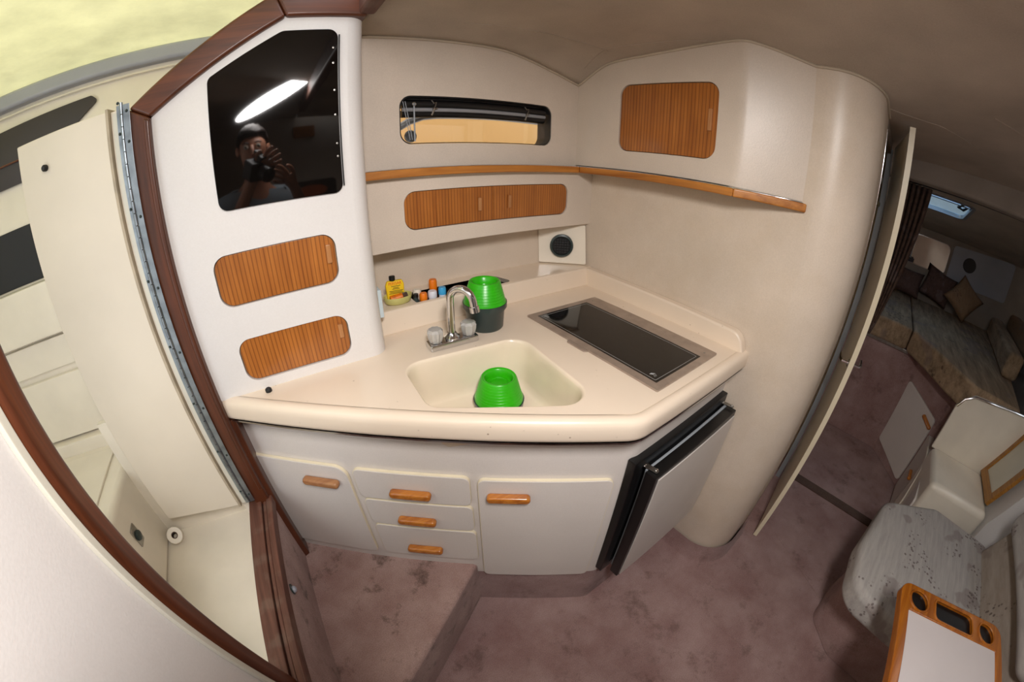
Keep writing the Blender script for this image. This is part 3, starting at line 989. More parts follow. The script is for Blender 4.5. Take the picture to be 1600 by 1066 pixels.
bm = new(); prism(bm, FX, [(0.232, 1.045), (1.036, 1.045), (1.036, 0.438), (1.128, 0.256), (1.139, 0.262), (1.050, 0.445), (1.050, 1.078), (0.232, 1.078)], 1.494, 1.4975)
obj('metal_strip', bm, 'chrome', sh, bevel=0.0006)

# ---- porthole
wn = thing('window_1', 'long narrow porthole with rolled black blind over the galley', 'window', (0.64, 1.1, 1.567), kind='structure')
bm = new(); plate(bm, fb, rrect(0.355, 0.933, 1.556, 1.723, 0.04, 8), [rrect(0.363, 0.918, 1.566, 1.713, 0.034, 8)], -0.03, -0.075); obj('frame', bm, 'black', wn, smooth=30)
bm = new(); plate(bm, fb, rrect(0.368, 0.920, 1.569, 1.710, 0.034, 8), [rrect(0.3695, 0.917, 1.5705, 1.7085, 0.033, 8)], -0.002, -0.03); obj('reveal', bm, 'black_soft', wn, smooth=30)
bm = new(); prism(bm, fb, rrect(0.372, 0.916, 1.573, 1.706, 0.03, 8), -0.066, -0.069); obj('pane', bm, 'pane', wn)
bl = thing('rolled_blind', 'black blind rolled up at the top of the porthole', 'blind', (0.64, 1.11, 1.66))
bm = new(); box(bm, (0.372, 1.101, 1.686), (0.916, 1.112, 1.716)); obj('valance', bm, 'black', bl, bevel=0.002)
for (z, y, r, mt) in ((1.690, 1.105, 0.014, 'black'), (1.672, 1.100, 0.0065, 'grey_rail'), (1.660, 1.108, 0.011, 'black')):  # thin grey tube is a painted highlight along the black roll
    bm = new(); tube(bm, [(0.38, y, z), (0.65, y, z + 0.001), (0.905, y, z)], r, 12); obj('roll', bm, mt, bl)
for x in (0.475, 0.815):
    hk = None
    bm = new(); tube(bm, [(x - 0.006, 1.089, 1.700), (x, 1.085, 1.690), (x + 0.008, 1.086, 1.694), (x + 0.004, 1.083, 1.682), (x - 0.004, 1.083, 1.674), (x + 0.012, 1.086, 1.676)], 0.0022, 6)
    obj('wire_clip', bm, 'steel', bl)
    bm = new(); tube(bm, [(x + 0.002, 1.084, 1.676), (x - 0.008, 1.083, 1.654)], 0.0028, 6); obj('clip_tail', bm, 'steel', bl)
bm = new(); tube(bm, [(0.412, 1.084, 1.690), (0.413, 1.084, 1.576)], 0.0024, 6); obj('cord', bm, 'gasket', bl)
bm = new(); tube(bm, [(0.412 + 0.005 * math.cos(a), 1.082, 1.687 + 0.005 * math.sin(a)) for a in [k * math.pi / 6 for k in range(12)]], 0.0013, 6, closed=True); obj('ring', bm, 'steel', bl)
for dx in (0, 0.007):
    bm = new(); tube(bm, [(0.378 + dx, 1.084, 1.695), (0.388 + dx, 1.083, 1.64), (0.398 + dx, 1.084, 1.58)], 0.0012, 5); obj('cord', bm, 'gasket', bl)
# what stands outside the porthole
bm = new(); box(bm, (-1.0, 2.2, 0.2), (4.5, 2.24, 3.2)); struct(obj('wall_outside', bm, 'tan'))
rl = new(); tube(rl, [(0.34, 1.24, 1.590), (0.40, 1.24, 1.622), (0.45, 1.24, 1.650), (0.50, 1.24, 1.667), (0.55, 1.24, 1.672), (0.65, 1.24, 1.674), (0.8, 1.24, 1.674), (1.06, 1.24, 1.668)], 0.012, 8, squash=1.0)
obj('outer_rail', rl, 'grey_rail', wn)
bm = new(); lathe(bm, (0.452, 1.23, 1.600), [(0, 0.012), (0.018, 0.012), (0.021, 0.006), (0.021, 0)], 20, (0, -1, 0))
obj('outer_fitting', bm, 'black', wn)

# ---- galley base cabinets
gc = thing('galley_cabinet', 'white laminate galley base cabinet with rounded teak handles', 'cabinet', (0.29, 0.7, 0.25))
c1 = fcp(-0.715); c2 = fcp(0.40)
corner = rpoly([fcp(0.2), fcp(0.425), (0.80, 0.352), (1.0, 0.5)], [0, 0.07, 0, 0], 8)
path = [c1] + corner[1:10] + [(0.80, 0.352), (1.139, 0.352)]
bm = new(); strip(bm, path, 0.25, 0.955)
a_ = [bm.verts.new((x, y, 0.25)) for x, y in path] + [bm.verts.new((1.139, 0.6, 0.25)), bm.verts.new((-0.25, 1.05, 0.25))]
bm.faces.new(a_)
obj('carcass', bm, 'laminate', gc, smooth=40)


def pull_handle(parent, s, z, l, mat, tilt=0.0):
    bm = new()
    pts = rpoly([(-l / 2, -0.012), (l / 2, -0.012), (l / 2, 0.012), (-l / 2, 0.012)], 0.0115, 6)
    fr = Frame(FC.p(s, z, 0.0), U * math.cos(tilt) + Vector((0, 0, math.sin(tilt))), Vector((0, 0, 1)) * math.cos(tilt) - U * math.sin(tilt), N)
    prism(bm, fr, pts, 0.012, 0.036)
    return obj('handle', bm, mat, parent, bevel=0.0105, seg=5, bevel_angle=50)


def front(name, u0, u1, v0, v1, hs, hz, hl, mat='handle', poly=None):
    bm = new(); prism(bm, FC, poly or rrect(u0, u1, v0, v1, 0.02, 6), 0.0, 0.0125)
    d = obj(name, bm, 'laminate', gc, bevel=0.002)
    bm = new(); plate(bm, FC, rrect(u0 - 0.0012, u1 + 0.0012, v0 - 0.0012, v1 + 0.0012, 0.021, 6) if not poly else [(x * 1.0 + (0.0012 if x > -0.5 else -0.0012), y + (0.0012 if y > 0.5 else -0.0012)) for x, y in poly],
                      [rrect(u0 + 0.0005, u1 - 0.0005, v0 + 0.0005, v1 - 0.0005, 0.02, 6) if not poly else [(x - (0.0006 if x > -0.5 else -0.0006), y - (0.0006 if y > 0.5 else -0.0006)) for x, y in poly]], 0.001, 0.0105)
    obj('edge_band', bm, 'cream_edge', d)
    pull_handle(d, hs, hz, hl, mat)
    return d


front('door', 0, 0, 0, 0, -0.424, 0.722, 0.118, 'handle_worn',
      rpoly([(-0.700, 0.352), (-0.336, 0.352), (-0.336, 0.782), (-0.690, 0.782)], [0.03, 0.02, 0.04, 0.012], 6))
front('drawer', -0.315, 0.008, 0.664, 0.781, -0.156, 0.711, 0.118)
front('drawer', -0.309, 0.010, 0.537, 0.656, -0.156, 0.585, 0.116)
front('drawer', -0.306, 0.013, 0.359, 0.529, -0.155, 0.423, 0.116)
front('door', 0.030, 0.386, 0.253, 0.775, 0.110, 0.718, 0.116)
# carpeted toe board
tp = [fcp(0.0, -0.006)] + [(x + 0.004, y + 0.006) for x, y in corner[1:10]] + [(0.80, 0.36), (1.13, 0.36)]
bm = new(); strip(bm, tp, 0.0, 0.251)
a_ = [bm.verts.new((x, y, 0.2505)) for x, y in tp] + [bm.verts.new((1.13, 0.5, 0.2505)), bm.verts.new((0.4, 0.9, 0.2505))]
bm.faces.new(a_)
struct(obj('baseboard_galley', bm, 'carpet', smooth=40))

# ---- worktop with moulded sink
wt = thing('worktop', 'cream moulded galley worktop with built-in sink and upstand', 'worktop', (0.4, 0.7, 0.952))
SINK = rpoly([(0.232, 0.832), (0.594, 0.795), (0.557, 0.418), (0.222, 0.628)], [0.055, 0.06, 0.06, 0.05], 8)
A, B, Cc = Vector((-0.262, 0.925)), Vector((0.577, 0.318)), Vector((1.14, 0.306))
edge = [(A.x, A.y)] + rpoly([(A.x, A.y), (B.x, B.y), (Cc.x, Cc.y), (1.0, 1.0)], [0, 0.10, 0, 0], 8)[1:10] + [(Cc.x, Cc.y)]


def offset(path, d):
    out = []
    n = len(path)
    for i in range(n):
        a = Vector(path[max(i - 1, 0)]); b = Vector(path[min(i + 1, n - 1)])
        t = (b - a).normalized()
        out.append((path[i][0] - t.y * d, path[i][1] + t.x * d))
    return out


NOSE = [(0.032, 1.0125), (0.030, 1.0135), (0.026, 1.0155), (0.018, 1.0160), (0.010, 1.0140), (0.004, 1.0085), (0.001, 1.001), (0.0, 0.992), (0.0, 0.968), (0.002, 0.960), (0.007, 0.954), (0.014, 0.952), (0.06, 0.952)]
bm = new()
rings = []
for d, z in NOSE:
    rings.append([bm.verts.new((x, y, z)) for x, y in offset(edge, d)])
for Aa, Bb in zip(rings, rings[1:]):
    for i in range(len(Aa) - 1):
        bm.faces.new((Aa[i], Aa[i + 1], Bb[i + 1], Bb[i]))
bm.faces.new([r[0] for r in rings])
obj('rolled_edge', bm, 'gelcoat', wt, smooth=50)
inner = offset(edge, 0.032)
bm = new()
plate(bm, FX, inner + [(1.139, 1.04), (0.195, 1.04), (0.195, 0.935), (-0.252, 0.935)], [SINK], Z_TOP, Z_TOP - 0.02)
obj('top', bm, 'gelcoat', wt, smooth=30)
bm = new()
cen = Vector((sum(p[0] for p in SINK) / len(SINK), sum(p[1] for p in SINK) / len(SINK)))
BAS = [(1.012, 1.0135), (1.0, 1.0135), (0.985, 1.011), (0.972, 1.004), (0.964, 0.99), (0.945, 0.93), (0.925, 0.895), (0.895, 0.878), (0.84, 0.8705), (0.6, 0.868), (0.12, 0.866)]
rings = []
for f, z in BAS:
    rings.append([bm.verts.new((cen.x + (p[0] - cen.x) * f, cen.y + (p[1] - cen.y) * f, z)) for p in SINK])
for Aa, Bb in zip(rings, rings[1:]):
    for i in range(len(Aa)):
        j = (i + 1) % len(Aa)
        bm.faces.new((Aa[i], Aa[j], Bb[j], Bb[i]))
bm.faces.new(rings[-1])
obj('sink_bowl', bm, 'gelcoat_plain', wt, smooth=70)
bm = new(); lathe(bm, (cen.x, cen.y, 0.867), [(0, 0.0015), (0.018, 0.0015), (0.024, 0.003), (0.03, 0.001)], 24); obj('drain', bm, 'steel', wt)
# upstand at the back with its ledge and black tray
fyz = Frame((0, 0, 0), (0, 1, 0), (0, 0, 1), (1, 0, 0))
bm = new()
prism(bm, fyz, [(1.022, Z_TOP - 0.002), (1.034, 1.085), (1.05, 1.085), (1.05, Z_TOP - 0.002)], 0.20, 1.112)
obj('upstand', bm, 'gelcoat', wt, bevel=0.006, seg=3)
TRAY = rpoly([(0.374, 1.052), (0.745, 1.052), (0.720, 1.150), (0.374, 1.150)], [0.004, 0.02, 0.04, 0.004], 6)
bm = new(); plate(bm, FX, [(0.20, 1.046), (1.14, 1.046), (1.14, 1.205), (0.20, 1.205)], [TRAY], 1.085, 1.07)
obj('ledge', bm, 'gelcoat', wt, smooth=30)
bm = new()
strip(bm, TRAY + TRAY[:1], 1.045, 1.0845)
a_ = [bm.verts.new((x, y, 1.045)) for x, y in TRAY]; bm.faces.new(a_)
obj('tray', bm, 'black', wt, smooth=30)
bm = new()
prism(bm, fyz, rpoly([(1.046, Z_TOP - 0.002), (1.046, 1.084), (0.345, 1.073), (0.318, 1.008), (0.318, Z_TOP - 0.04), (1.046, Z_TOP - 0.04)], [0, 0, 0.05, 0.01, 0, 0], 10), 1.103, 1.14)
obj('upstand', bm, 'gelcoat', wt, bevel=0.007, seg=3)
# dark strip under the rolled edge
bm = new()
o1, o2 = offset(edge, 0.004), offset(edge, 0.012)
for (zz0, zz1, oo) in ((0.9480, 0.953, o1),):
    strip(bm, oo, zz0, zz1); strip(bm, offset(edge, 0.016), zz0, zz1)
    for i in range(len(oo) - 1):
        q = offset(edge, 0.016)
        bm.faces.new([bm.verts.new((*p, zz0)) for p in (oo[i], oo[i + 1], q[i + 1], q[i])])
obj('under_strip', bm, 'chrome', wt)

# ---- moulded corner block with air vent
vb = thing('corner_vent', 'round black air vent in a glossy cream corner block', 'vent', (1.06, 1.14, 1.085))
q = [(0.975, 1.198, 1.086), (1.128, 1.058, 1.086), (1.139, 1.198, 1.086)]
t_ = [(0.965, 1.198, 1.256), (1.135, 1.085, 1.256), (1.139, 1.198, 1.256)]
bm = new()
qa = [bm.verts.new(p) for p in q]; ta = [bm.verts.new(p) for p in t_]
bm.faces.new(qa); bm.faces.new(ta[::-1])
for i in range(3):
    j = (i + 1) % 3
    bm.faces.new((qa[i], qa[j], ta[j], ta[i]))
obj('block', bm, 'white_gel', vb, bevel=0.008, seg=3)
vc = Vector((1.046, 1.132, 1.165)); vn = Vector((-0.66, -0.74, 0.10)).normalized()
bm = new(); lathe(bm, vc, [(0.038, 0.008), (0.040, 0.011), (0.047, 0.009), (0.049, 0.003), (0.049, -0.004), (0.038, -0.004)], 32, vn); obj('bezel', bm, 'smoke', vb, smooth=50)
bm = new(); lathe(bm, vc, [(0, -0.002), (0.038, -0.002), (0.038, 0.004)], 32, vn); obj('throat', bm, 'black_soft', vb)
vu = vn.cross(Vector((0, 0, 1))).normalized(); vv = vu.cross(vn)
for k in range(-3, 4):
    h = math.sqrt(max(0, 0.037 ** 2 - (k * 0.0105) ** 2))
    for (p, q_) in ((vu, vv), (vv, vu)):
        bm = new(); tube(bm, [vc + vn * 0.006 + p * (k * 0.0105) - q_ * h, vc + vn * 0.006 + p * (k * 0.0105) + q_ * h], 0.0010, 5); obj('vane', bm, 'black', vb)

# ---- cooktop
ck = thing('cooktop', 'flush two burner electric cooktop with black glass in steel frame', 'cooktop', (0.86, 0.64, Z_TOP))
bm = new()
plate(bm, FX, rrect(0.696, 1.020, 0.372, 0.899, 0.004), [rrect(0.722, 0.954, 0.395, 0.877, 0.003)], Z_TOP - 0.004, Z_TOP + 0.0055)
obj('frame', bm, 'cook_frame', ck, bevel=0.0015)
bm = new(); prism(bm, FX, rrect(0.722, 0.954, 0.395, 0.877, 0.003), Z_TOP - 0.002, Z_TOP + 0.0045); cg = obj('glass', bm, 'cook_glass', ck)
bm = new(); plate(bm, FX, rrect(0.731, 0.945, 0.404, 0.868, 0.003), [rrect(0.7325, 0.9435, 0.4055, 0.8665, 0.003)], Z_TOP + 0.0040, Z_TOP + 0.0049); obj('printed_border', bm, 'grey_line', cg)
for (x, y) in ((0.738, 0.855), (0.743, 0.425)):
    for k in range(3):
        bm = new(); tube(bm, [(x + k * 0.004, y - 0.010, Z_TOP + 0.0048), (x + 0.006 + k * 0.004, y, Z_TOP + 0.0048), (x + k * 0.003, y + 0.008, Z_TOP + 0.0048)], 0.0008, 4); obj('printed_mark', bm, 'grey_line', cg)
bm = new(); prism(bm, FX, rpoly([(0.699, 0.61), (0.699, 0.70), (0.684, 0.69), (0.684, 0.62)], 0.006), Z_TOP - 0.001, Z_TOP + 0.004); obj('finger_tab', bm, 'cook_frame', ck, bevel=0.0012)
for y in (0.40, 0.875):
    bm = new(); lathe(bm, (0.985, y, Z_TOP + 0.0055), [(0, 0.0016), (0.003, 0.0012), (0.004, 0)], 10); obj('screw', bm, 'steel', ck)

# ---- tap
ta_ = thing('sink_tap', 'chrome gooseneck tap with two clear faceted knobs behind sink', 'tap', (0.41, 0.865, Z_TOP))
fa = Vector((0.985, -0.06, 0)).normalized()
fz = Frame((0.405, 0.865, 0), fa, (-fa.y, fa.x, 0), (0, 0, 1))
bm = new(); prism(bm, fz, rrect(-0.074, 0.074, -0.022, 0.022, 0.004), Z_TOP, Z_TOP + 0.019); obj('base_plate', bm, 'chrome', ta_, bevel=0.005, seg=3)
bm = new(); lathe(bm, (0.405, 0.868, Z_TOP + 0.018), [(0.022, 0), (0.023, 0.006), (0.016, 0.012), (0.013, 0.018), (0.0, 0.018)], 24); obj('collar', bm, 'chrome', ta_)
c = Vector((0.405, 0.868, 0))
dir_ = Vector((0.55, -0.83, 0)).normalized()
pts = [c + Vector((0, 0, Z_TOP + 0.03)), c + Vector((0, 0, 1.09)), c + Vector((0, 0, 1.14))]
for k in range(1, 12):
    a = math.radians(180 - 15.5 * k)
    pts.append(c + dir_ * (0.036 + 0.036 * math.cos(a)) + Vector((0, 0, 1.147 + 0.036 * math.sin(a))))
pts.append(pts[-1] + dir_ * 0.004 + Vector((0, 0, -0.022)))
bm = new(); tube(bm, pts, 0.0105, 16); obj('spout', bm, 'chrome', ta_, smooth=60)
bm = new(); tube(bm, [pts[-1] + (pts[-2] - pts[-1]) * 0.35, pts[-1] + (pts[-1] - pts[-2]) * 0.35], 0.0135, 16); obj('aerator', bm, 'chrome', ta_, smooth=50)
for s in (-0.051, 0.051):
    kc = fz.p(s, 0.0, Z_TOP + 0.019)
    bm = new(); lathe(bm, kc, [(0, 0.001), (0.016, 0.001), (0.018, 0.006), (0.0215, 0.020), (0.0225, 0.033), (0.017, 0.040), (0.0, 0.041)], 40, (0, 0, 1), 0.07, 8); kb = obj('knob', bm, 'acrylic', ta_, smooth=30)
    bm = new(); lathe(bm, kc, [(0.0, 0.0), (0.006, 0.0), (0.006, 0.034), (0, 0.034)], 12); obj('stem', bm, 'steel', kb)

# ---- green plastic tubs
def tub(loc, label, with_base=True, k_=1.0):
    t = thing('plastic_tub', label, 'tub', loc)
    x, y, z = loc
    if with_base:
        bm = new(); lathe(bm, (x, y, z), [(0, 0), (0.054, 0), (0.057, 0.004), (0.060, 0.056), (0.068, 0.068), (0.068, 0.084), (0.065, 0.084), (0.062, 0.064), (0, 0.06)], 40); obj('base', bm, 'smoke', t, smooth=50)
        h = 0.070
    else:
        bm = new(); lathe(bm, (x, y, z), [(0, 0.0), (0.056, 0.0), (0.069, 0.006), (0.0715, 0.024), (0.068, 0.024), (0, 0.012)], 40); obj('base', bm, 'smoke', t, smooth=50)
        h = 0.016
    bm = new(); lathe(bm, (x, y, z + h), [(r * k_, h_) for r, h_ in ((0.060, 0), (0.0655, 0.002), (0.0665, 0.014), (0.062, 0.022), (0.048, 0.076), (0.045, 0.080), (0.041, 0.080), (0.037, 0.076), (0.034, 0.058), (0.0, 0.056))], 48)
    l = obj('lid', bm, 'green', t, smooth=50)
    for k in range(7):
        r = (0.062 - 0.0022 * k) * k_; hh = 0.022 + 0.0082 * k
        bm = new(); lathe(bm, (x, y, z + h), [(r - 0.0004, hh), (r + 0.0008 - 0.0003, hh + 0.0012), (r - 0.0012, hh + 0.0028)], 48); obj('ridge', bm, 'green', l, smooth=60)
    bm = new(); lathe(bm, (x, y, z + h + 0.056), [(0.030, 0.0), (0.0285, 0.004), (0.0255, 0.004), (0.024, 0.001), (0.0, 0.002)], 32); obj('recess', bm, 'green', l)
    return t


tub((0.545, 0.917, Z_TOP), 'bright green plastic lid on dark grey tub beside the tap')
tub((0.462, 0.712, 0.869), 'bright green plastic tub lying upside down in the sink', False, 1.03)

# ---- things in the black tray
TZ = 1.045
DZ = 1.0855
dsh = thing('soap_dish', 'pale green oval ceramic dish holding a yellow bottle', 'dish', (0.325, 1.088, DZ))
bm = new(); lathe(bm, (0, 0, 0), [(0, 0.004), (0.030, 0.004), (0.038, 0.008), (0.0445, 0.025), (0.0475, 0.026), (0.0475, 0.022), (0.042, 0.005), (0.033, 0), (0, 0)], 40)
bmesh.ops.scale(bm, vec=(1.0, 0.72, 1.0), verts=bm.verts); bmesh.ops.translate(bm, vec=(0.325, 1.086, DZ), verts=bm.verts)
obj('bowl', bm, 'dish', dsh, smooth=50)
yb = thing('lotion_bottle', 'flat yellow bottle with red lettering and black cap in the dish', 'bottle', (0.322, 1.10, DZ + 0.005))
fyb = Frame((0.322, 1.098, DZ + 0.006), (0.99, -0.12, 0), (0.03, 0.10, 0.99), (-0.12, -0.985, 0.10))
bm = new(); prism(bm, fyb, rpoly([(-0.027, 0), (0.027, 0), (0.030, 0.05), (0.025, 0.064), (-0.024, 0.064), (-0.030, 0.05)], 0.006), -0.009, 0.009); obj('body', bm, 'yellow', yb, bevel=0.004, seg=3)
bm = new(); lathe(bm, fyb.p(-0.006, 0.063), [(0.009, 0), (0.009, 0.003), (0.0100, 0.004), (0.0100, 0.015), (0.008, 0.0165), (0, 0.0165)], 20, fyb.v); obj('cap', bm, 'black', yb)


def lettering(txt, size, fr, u, v, mat, parent, name='lettering', n=0.0003, scale_x=1.0):
    cu = bpy.data.curves.new(name, 'FONT'); cu.body = txt; cu.size = size; cu.align_x = 'CENTER'; cu.extrude = 0.0002
    tmp = bpy.data.objects.new('tmp_text', cu); COL.objects.link(tmp)
    dg = bpy.context.evaluated_depsgraph_get()
    me = bpy.data.meshes.new_from_object(tmp.evaluated_get(dg))
    bpy.data.objects.remove(tmp); bpy.data.curves.remove(cu)
    bm = new(); bm.from_mesh(me); bpy.data.meshes.remove(me)
    for vtx in bm.verts:
        vtx.co = fr.p(u + vtx.co.x * scale_x, v + vtx.co.y, n + vtx.co.z)
    return obj(name, bm, mat, parent, smooth=0)


lettering('PERISAR', 0.0150, fyb, 0.0, 0.051, 'red_print', yb, n=0.0093, scale_x=0.78)
for (v, w) in ((0.046, 0.030), (0.041, 0.018), (0.037, 0.024), (0.031, 0.044), (0.027, 0.040), (0.023, 0.046)):
    bm = new(); prism(bm, fyb, [(-w / 2 + 0.002, v), (w / 2 + 0.002, v), (w / 2 + 0.002, v + 0.0018), (-w / 2 + 0.002, v + 0.0018)], 0.0088, 0.0094); obj('printed_line', bm, 'dark_print', yb)
ob = thing('medicine_tube', 'small orange bottle with black cap lying across the dish', 'bottle', (0.325, 1.075, DZ + 0.006))
od = Vector((0.97, -0.10, 0.10)).normalized()
bm = new(); lathe(bm, (0.297, 1.074, DZ + 0.019), [(0, 0), (0.011, 0), (0.0125, 0.002), (0.0125, 0.038), (0.010, 0.041), (0, 0.041)], 20, od); obj('body', bm, 'orange_label', ob)
bm = new(); lathe(bm, Vector((0.297, 1.074, DZ + 0.019)) + od * 0.040, [(0.0, 0), (0.0115, 0), (0.0115, 0.014), (0.010, 0.016), (0, 0.016)], 20, od); obj('cap', bm, 'stain', ob)
caps = [
    ('pill_bottle', 'orange capped bottle standing right of the green dish', 'bottle', (0.408, 1.075), 0.013, 0.058, 'orange', 'orange'),
    ('pill_bottle', 'orange capped bottle at the back between white and blue caps', 'bottle', (0.462, 1.118), 0.014, 0.082, 'orange', 'orange'),
    ('cream_jar', 'wide white capped jar leaning beside the blue cap', 'jar', (0.443, 1.082), 0.015, 0.056, 'cap_white', 'cap_white'),
    ('cream_jar', 'pale cream capped jar standing behind orange capped bottle', 'jar', (0.398, 1.105), 0.014, 0.064, 'cap_cream', 'cap_cream'),
    ('spray_bottle', 'small bottle with round blue cap in the black tray', 'bottle', (0.478, 1.080), 0.013, 0.062, 'cap_white', 'blue'),
]
for (nm, lab, cat, (x, y), r, h, mb, mc) in caps:
    t = thing(nm, lab, cat, (x, y, TZ))
    bm = new(); lathe(bm, (x, y, TZ), [(0, 0), (r * 0.85, 0), (r * 0.9, 0.002), (r * 0.9, h * 0.62), (0, h * 0.64)], 20); obj('body', bm, mb, t)
    bm = new(); lathe(bm, (x, y, TZ + h * 0.62), [(r, 0), (r, h * 0.30), (r * 0.85, h * 0.38), (0, h * 0.39)], 24); obj('cap', bm, mc, t)
t = thing('dark_jar', 'squat dark bottle next to the green dish', 'bottle', (0.382, 1.075, TZ))
bm = new(); lathe(bm, (0.382, 1.075, TZ), [(0, 0), (0.012, 0), (0.012, 0.034), (0.008, 0.042), (0.008, 0.052), (0, 0.052)], 20); obj('body', bm, 'smoke', t)
bm = new(); lathe(bm, (0.382, 1.075, TZ + 0.050), [(0.009, 0), (0.009, 0.010), (0, 0.011)], 20); obj('cap', bm, 'black', t)
sw = thing('wall_switch', 'pale blue switch box on side of tall cabinet above worktop', 'switch', (0.235, 1.0, 1.095))
bm = new(); box(bm, (0.2302, 0.975, 1.095), (0.246, 1.025, 1.178)); obj('box', bm, 'switch', sw, bevel=0.003)
bm = new(); box(bm, (0.2455, 0.988, 1.118), (0.2485, 1.012, 1.150)); obj('rocker', bm, 'cap_white', sw, bevel=0.001)
bm = new(); lathe(bm, (-0.118, 0.900, Z_TOP), [(0, 0.010), (0.006, 0.010), (0.009, 0.007), (0.009, 0)], 16)
tag(obj('rubber_stop', bm, 'black_soft'), 'small round black rubber stop on worktop by tall cabinet', 'stop')

# ---- refrigerator with its door ajar
fg = thing('refrigerator', 'small built-in refrigerator with black frame and door left ajar', 'refrigerator', (0.9, 0.33, 0.27))
ff = Frame((0, 0, 0), (1, 0, 0), (0, 0, 1), (0, -1, 0))
bm = new(); plate(bm, ff, [(0.628, 0.278), (1.136, 0.278), (1.136, 0.846), (0.618, 0.846)], [[(0.665, 0.315), (1.10, 0.315), (1.10, 0.81), (0.655, 0.81)]], -0.358, -0.331)
obj('frame', bm, 'black', fg, bevel=0.003)
bm = new(); prism(bm, ff, [(0.655, 0.31), (1.105, 0.31), (1.105, 0.815), (0.645, 0.815)], -0.356, -0.343); obj('liner', bm, 'black_soft', fg)
bm = new(); prism(bm, ff, [(0.672, 0.290), (1.128, 0.290), (1.128, 0.806), (0.664, 0.806)], -0.326, -0.3165); obj('gasket', bm, 'gasket', fg, bevel=0.003)
bm = new(); prism(bm, ff, [(0.664, 0.268), (1.136, 0.262), (1.136, 0.802), (0.652, 0.810)], -0.317, -0.281)
fdoor = obj('door', bm, 'black', fg, bevel=0.003)
bm = new(); prism(bm, ff, [(0.675, 0.276), (1.132, 0.266), (1.132, 0.780), (1.10, 0.781), (0.668, 0.797)], -0.282, -0.2775); obj('panel', bm, 'fridge_panel', fdoor, bevel=0.001)
for (x, z) in ((0.668, 0.822), (1.118, 0.822)):
    bm = new(); prism(bm, FX, rpoly([(x - 0.010, 0.342), (x + 0.008, 0.342), (x + 0.014, 0.292), (x + 0.000, 0.290)], 0.005), z - 0.010, z - 0.007); h = obj('hinge', bm, 'steel', fg, bevel=0.001)
    for (dx, yy) in ((-0.002, 0.332), (0.008, 0.300)):
        bm = new(); lathe(bm, (x + dx, yy, z - 0.007), [(0.005, 0), (0.005, 0.002), (0.003, 0.003), (0, 0.003)], 14); obj('bolt', bm, 'chrome', h)

# ---- courtesy light on the riser
cl = thing('courtesy_light', 'small blue grey dome light on the carpeted riser below the sill', 'light', (-0.268, 0.64, 0.53))
fr_ = Frame((wall_left_x(0.635) + 0.030, 0.635, 0.555), (0, 1, 0), (0, 0, 1), (1, 0, 0))
bm = new(); prism(bm, fr_, ngon((0, 0), 0.020, 24, 0.014), 0, 0.004); obj('bezel', bm, 'smoke', cl, bevel=0.001)
bm = new(); lathe(bm, fr_.p(0, -0.003, 0.004), [(0.011, 0), (0.009, 0.006), (0.004, 0.009), (0, 0.0095)], 18, (1, 0, 0)); obj('lens', bm, 'grey_coaming', cl)

# ================================================================== HANGING LOCKER AND ITS DOOR
d2 = thing('door_2', 'cream edged locker door standing ajar with chrome lever handle', 'door', (1.75, 0.03, 0.02), kind='structure')
h0, h1 = Vector((1.99, 0.062, 0)), Vector((1.476, 0.002, 0))
dv = (h1 - h0).normalized(); dn = Vector((-dv.y, dv.x, 0))
if dn.y > 0:
    dn = -dn
f2 = Frame(h0, dv, (0, 0, 1), dn)      # n towards the saloon
L2 = (h1 - h0).length
bm = new(); prism(bm, f2, [(0, 0.02), (L2 - 0.003, 0.02), (L2 - 0.003, 1.815), (0, 1.83)], 0.002, 0.018); obj('leaf', bm, 'door_white', d2)
bm = new(); prism(bm, f2, [(L2 - 0.004, 0.012), (L2, 0.012), (L2, 1.83), (L2 - 0.004, 1.83)], 0.0, 0.020); obj('edge_band', bm, 'cream_edge', d2)
for side in (-1, 1):
    n0 = 0.002 if side < 0 else 0.018
    c0 = f2.p(L2 - 0.045, 0.985, n0)
    bm = new(); lathe(bm, c0, [(0, 0.004), (0.014, 0.004), (0.016, 0)], 20, f2.n * side); hd = obj('handle_rose', bm, 'chrome', d2)
    bm = new(); tube(bm, [c0, c0 + f2.n * side * 0.028, c0 + f2.n * side * 0.034 - f2.u * 0.012 + Vector((0, 0, 0.002)), c0 + f2.n * side * 0.036 - f2.u * 0.06 + Vector((0, 0, 0.006))], [0.006, 0.006, 0.007, 0.005], 10); obj('lever', bm, 'chrome', hd)
# opening: header, far jamb, interior
ol = thing('hanging_locker', 'dim khaki lined hanging locker behind the door that stands ajar', 'locker', (1.7, 0.3, 0.0))
bm = new(); box(bm, (1.45, 0.075, 1.80), (2.04, 0.09, 1.93)); obj('header', bm, 'beam', ol)
bm = new(); box(bm, (1.445, 0.073, 0.0), (1.47, 0.095, 1.80)); obj('near_jamb', bm, 'chrome', ol, bevel=0.002)
bm = new(); box(bm, (1.992, 0.066, 0.0), (2.02, 0.092, 1.82)); obj('far_jamb', bm, 'gasket', ol, bevel=0.002)
bm = new(); box(bm, (1.45, 0.75, 0.0), (2.30, 0.77, 1.9)); box(bm, (2.28, 0.08, 0.0), (2.30, 0.76, 1.9)); box(bm, (1.46, 0.085, 1.84), (2.3, 0.76, 1.86)); obj('lining', bm, 'khaki', ol)
bm = new(); box(bm, (2.02, 0.075, 0.0), (2.32, 0.095, 1.9)); obj('front_panel', bm, 'vinyl_wall', ol)
